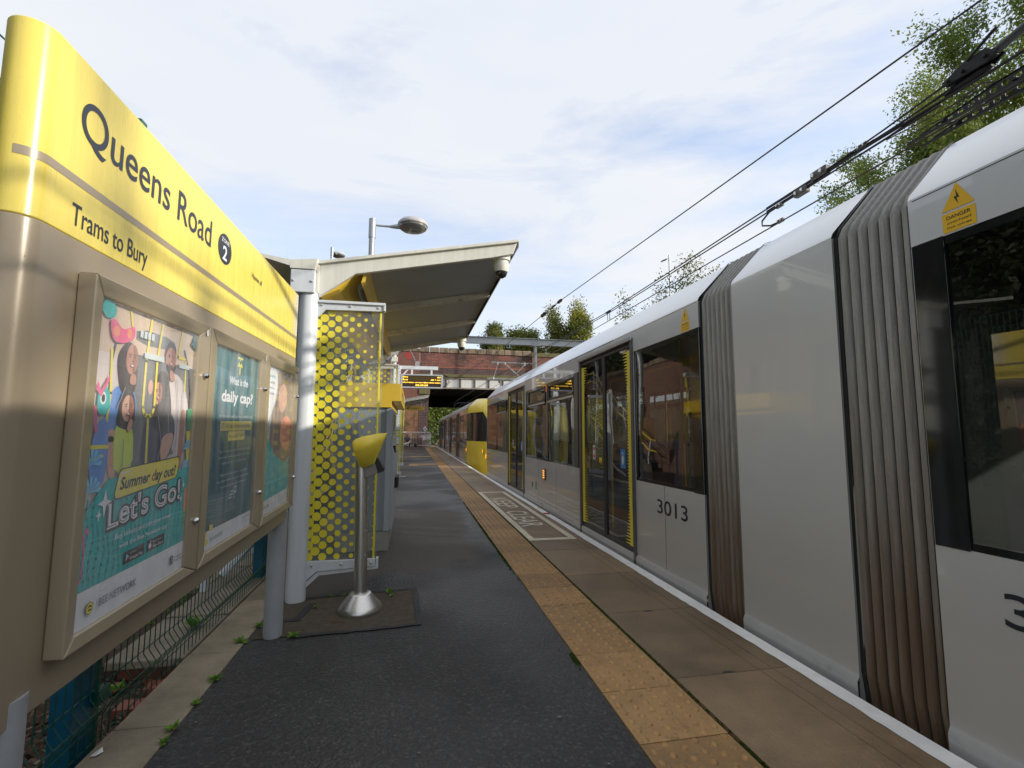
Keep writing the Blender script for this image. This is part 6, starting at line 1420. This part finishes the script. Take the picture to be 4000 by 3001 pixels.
# ================================================================== TREES
def tree(name, label, base, height, spread, mat, n_leaf, leaf, seed, levels=4, stems=1, droop=0., gappy=.5, trunk_r=.12, crown_base=.25, group=None, aspect=.5, tight=.3, cat='tree', upright=.0, fit=None):
    rnd = random.Random(seed); t = thing(name, label, cat, base, group); mb = MB(); tips = []
    def grow(p, d, l, r, lv):
        q = p; pts = [p]; rr = [r]; n = 3
        for i in range(n):
            d = (d+Vector((rnd.gauss(0, .16), rnd.gauss(0, .16), rnd.gauss(0, .10)+upright*.1-droop*(levels-lv < 2)*.35))).normalized(); q = q+d*l/n; pts.append(q); rr.append(r*(1-.4*(i+1)/n))
            if lv <= 2: tips.append((q, lv))
        mb.tube(pts, rr, 7 if lv > 2 else 4, False)
        if lv == 0: tips.append((q, 0)); return
        for k in range(3 if lv > 1 else 4):
            a = rnd.uniform(0, 2*PI); e = rnd.uniform(.35, 1.0)*spread
            u = d.orthogonal().normalized(); w = d.cross(u); nd = (d + (u*math.cos(a)+w*math.sin(a))*e).normalized(); start = pts[rnd.choice([1, 2, 3]) if k else 3]
            grow(start, nd, l*rnd.uniform(.58, .82), rr[-1]*.72, lv-1)
    for s in range(stems):
        a = 2*PI*s/stems+rnd.random(); d = Vector((math.cos(a)*.28*(stems > 1), math.sin(a)*.28*(stems > 1), 1)).normalized()
        grow(Vector(base)+Vector((math.cos(a), math.sin(a), 0))*.2*(stems > 1), d, height*.36, trunk_r, levels)
    tp = np.array([tuple(q) for q, _ in tips]); rs = np.random.RandomState(seed)
    if fit:   # scale the grown tree to its real spread and height
        x0_, x1_, zt_ = fit; B = np.array(base); lo, hi = np.percentile(tp[:, 0], 3), np.percentile(tp[:, 0], 97); sx = (x1_-x0_)/(hi-lo); sz = (zt_-B[2])/(np.percentile(tp[:, 2], 98.5)-B[2])
        def ft(p):
            p = np.array(p, dtype=float); h = np.clip((p[:, 2]-B[2])/height*2, 0, 1); q = p.copy()
            q[:, 0] = B[0]+(p[:, 0]-B[0])*sx+h*((x0_+x1_)/2-(B[0]+((lo+hi)/2-B[0])*sx)); q[:, 1] = B[1]+(p[:, 1]-B[1])*min(sx*.7, 1.3); q[:, 2] = B[2]+(p[:, 2]-B[2])*sz; return q
        tp = ft(tp); mb.v = [tuple(q) for q in ft(mb.v)]
    part('trunk', mb, m_bark, t, smooth=True)
    keep = rs.random(len(tp)) < (1-gappy*.5); tp = tp[keep] if keep.sum() > 5 else tp
    tp = tp[tp[:, 2] > base[2]+height*crown_base]
    idx = rs.randint(0, len(tp), n_leaf); c = tp[idx]+np.clip(rs.normal(size=(n_leaf, 3)), -1.7, 1.7)*tight*np.array([1, 1, .75 if not droop else 1.2])
    if droop: c[:, 2] -= np.abs(rs.normal(size=n_leaf))*droop*1.3
    np.random.seed(seed); me = cloud_mesh(leaf_cloud(c, leaf, 0, aspect)-np.array(base))
    me.materials.append(mat); o = bpy.data.objects.new('crown', me); COL.objects.link(o); o.parent = t; ORG[o] = Vector(base); return t
tree('ash_tree', 'large loose green ash tree rising behind the tram roof at the upper right', (23.5, 13.0, -.5), 16, .80, m_leaf_ash, 190000, .058, 11, levels=5, stems=3, trunk_r=.26, tight=.27, gappy=.35, crown_base=.3, fit=(17.0, 26.2, 15.6))
tree('shrub_tree', 'thin small-leaved tree top showing over the tram roof left of the first bellows', (14.6, 24, -.5), 11, .75, m_leaf_mid, 9000, .07, 5, levels=4, stems=3, trunk_r=.07, tight=.3, gappy=.4, crown_base=.4, fit=(12.8, 17.0, 10.6))
tree('shrub_tree', 'sparse shrub top just left of the street lamp column', (14.7, 31, -.5), 10, .8, m_leaf_mid, 6000, .08, 8, levels=4, stems=3, trunk_r=.07, tight=.35, gappy=.4, crown_base=.4, fit=(13.2, 16.0, 10.2))
tree('birch_tree', 'tall yellowing weeping birch behind the right end of the bridge', (20.0, 60, 2), 16.6, .5, m_leaf_birch, 60000, .13, 21, levels=4, stems=2, trunk_r=.22, droop=.7, tight=.5, gappy=.1, crown_base=.12, fit=(18.0, 22.4, 16.9))
tree('birch_tree', 'darker half of the birch group on its left side', (17.6, 62, 2), 15.4, .45, m_leaf_mid, 28000, .13, 23, levels=4, stems=1, trunk_r=.2, droop=.6, tight=.5, gappy=.2, crown_base=.12, fit=(16.6, 19.4, 17.3))
tree('round_tree', 'rounded olive green tree above the bridge coping, leftmost of the three', (10.6, 63, 5), 10.8, .85, m_leaf_mid, 30000, .13, 31, levels=4, trunk_r=.2, tight=.5, gappy=.1, crown_base=.1, fit=(9.2, 12.0, 14.9))
tree('round_tree', 'rounded yellow green tree above the bridge coping between two others', (14.6, 63, 5), 10.2, .9, m_leaf_lime, 34000, .13, 33, levels=4, trunk_r=.2, tight=.5, gappy=.1, crown_base=.1, fit=(12.8, 16.6, 14.4))
def hedge(name, xr, yr, z0, z1, n, leaf, mat, seed):
    rs = np.random.RandomState(seed); c = np.stack([rs.uniform(*xr, n), rs.uniform(*yr, n), rs.uniform(0, 1, n)], 1)
    top = z0+(z1-z0)*(.72+.16*np.sin(c[:, 0]*1.3+c[:, 1]*.9)+.12*np.sin(c[:, 0]*.5+c[:, 1]*2.1+1)); c[:, 2] = z0+(top-z0)*c[:, 2]**.6
    np.random.seed(seed); me = cloud_mesh(leaf_cloud(c, leaf, 0, .55)); o = finish(me, name, mat, None, (0, 0, 0), False, 0); o['kind'] = 'stuff'; return o
hedge('bushes', (8.2, 17.5), (60.5, 64), 5, 11.2, 22000, .17, m_leaf_lime, 41)
hedge('far_bushes', (-8, 18), (92, 98), -1.3, 12.5, 60000, .20, m_leaf_ash, 42)
hedge('far_bushes', (-3, 1.6), (66, 74), -1.3, 3.0, 9000, .15, m_leaf_mid, 43)
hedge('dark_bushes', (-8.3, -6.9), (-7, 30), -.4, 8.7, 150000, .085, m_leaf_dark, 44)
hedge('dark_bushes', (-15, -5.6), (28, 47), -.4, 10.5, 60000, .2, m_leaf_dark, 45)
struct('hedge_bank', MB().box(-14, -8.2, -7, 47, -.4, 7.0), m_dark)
struct('left_embankment', MB().prism([(-60, -.4), (-6.2, -.3), (-11, 3.2), (-60, 6)], 'y', -30, 60), m_grass)
struct('right_embankment', MB().prism([(9.5, -1.3), (60, -1.3), (60, 4.5), (16, 3.4)], 'y', -30, 70), m_grass)
# trees on the sunny side, just outside the picture, whose thin crowns dapple the sign
tree('ash_tree', 'sunlit ash tree on the bank across the tracks beside the near tram', (19.5, -7.2, 1), 12.5, .85, m_leaf_ash, 3000, .15, 51, levels=4, stems=2, trunk_r=.2, tight=.55, gappy=.5, crown_base=.2)
LF_ = thing('street_lamp', 'slender grey street lamp standing on the road beyond the tram', 'street lamp', (22.7, 40, 2))
part('column', MB().cyl((22.75, 40, 2), (22.75, 40, 17.7), .09, .06, n=10), m_galv, LF_, smooth=True)
part('arm', MB().tube([(22.75, 40, 17.4), (22.3, 40, 17.25)], .03, 6), m_galv, LF_)
part('lantern', MB().hexa([(21.95, 39.85, 17.0), (22.45, 39.85, 17.2), (22.45, 40.15, 17.2), (21.95, 40.15, 17.0), (21.97, 39.85, 17.1), (22.45, 39.85, 17.32), (22.45, 40.15, 17.32), (21.97, 40.15, 17.1)]), m_pantog, LF_)
print('objects', len(bpy.data.objects), 'tris', sum(len(m.polygons) for m in bpy.data.meshes))
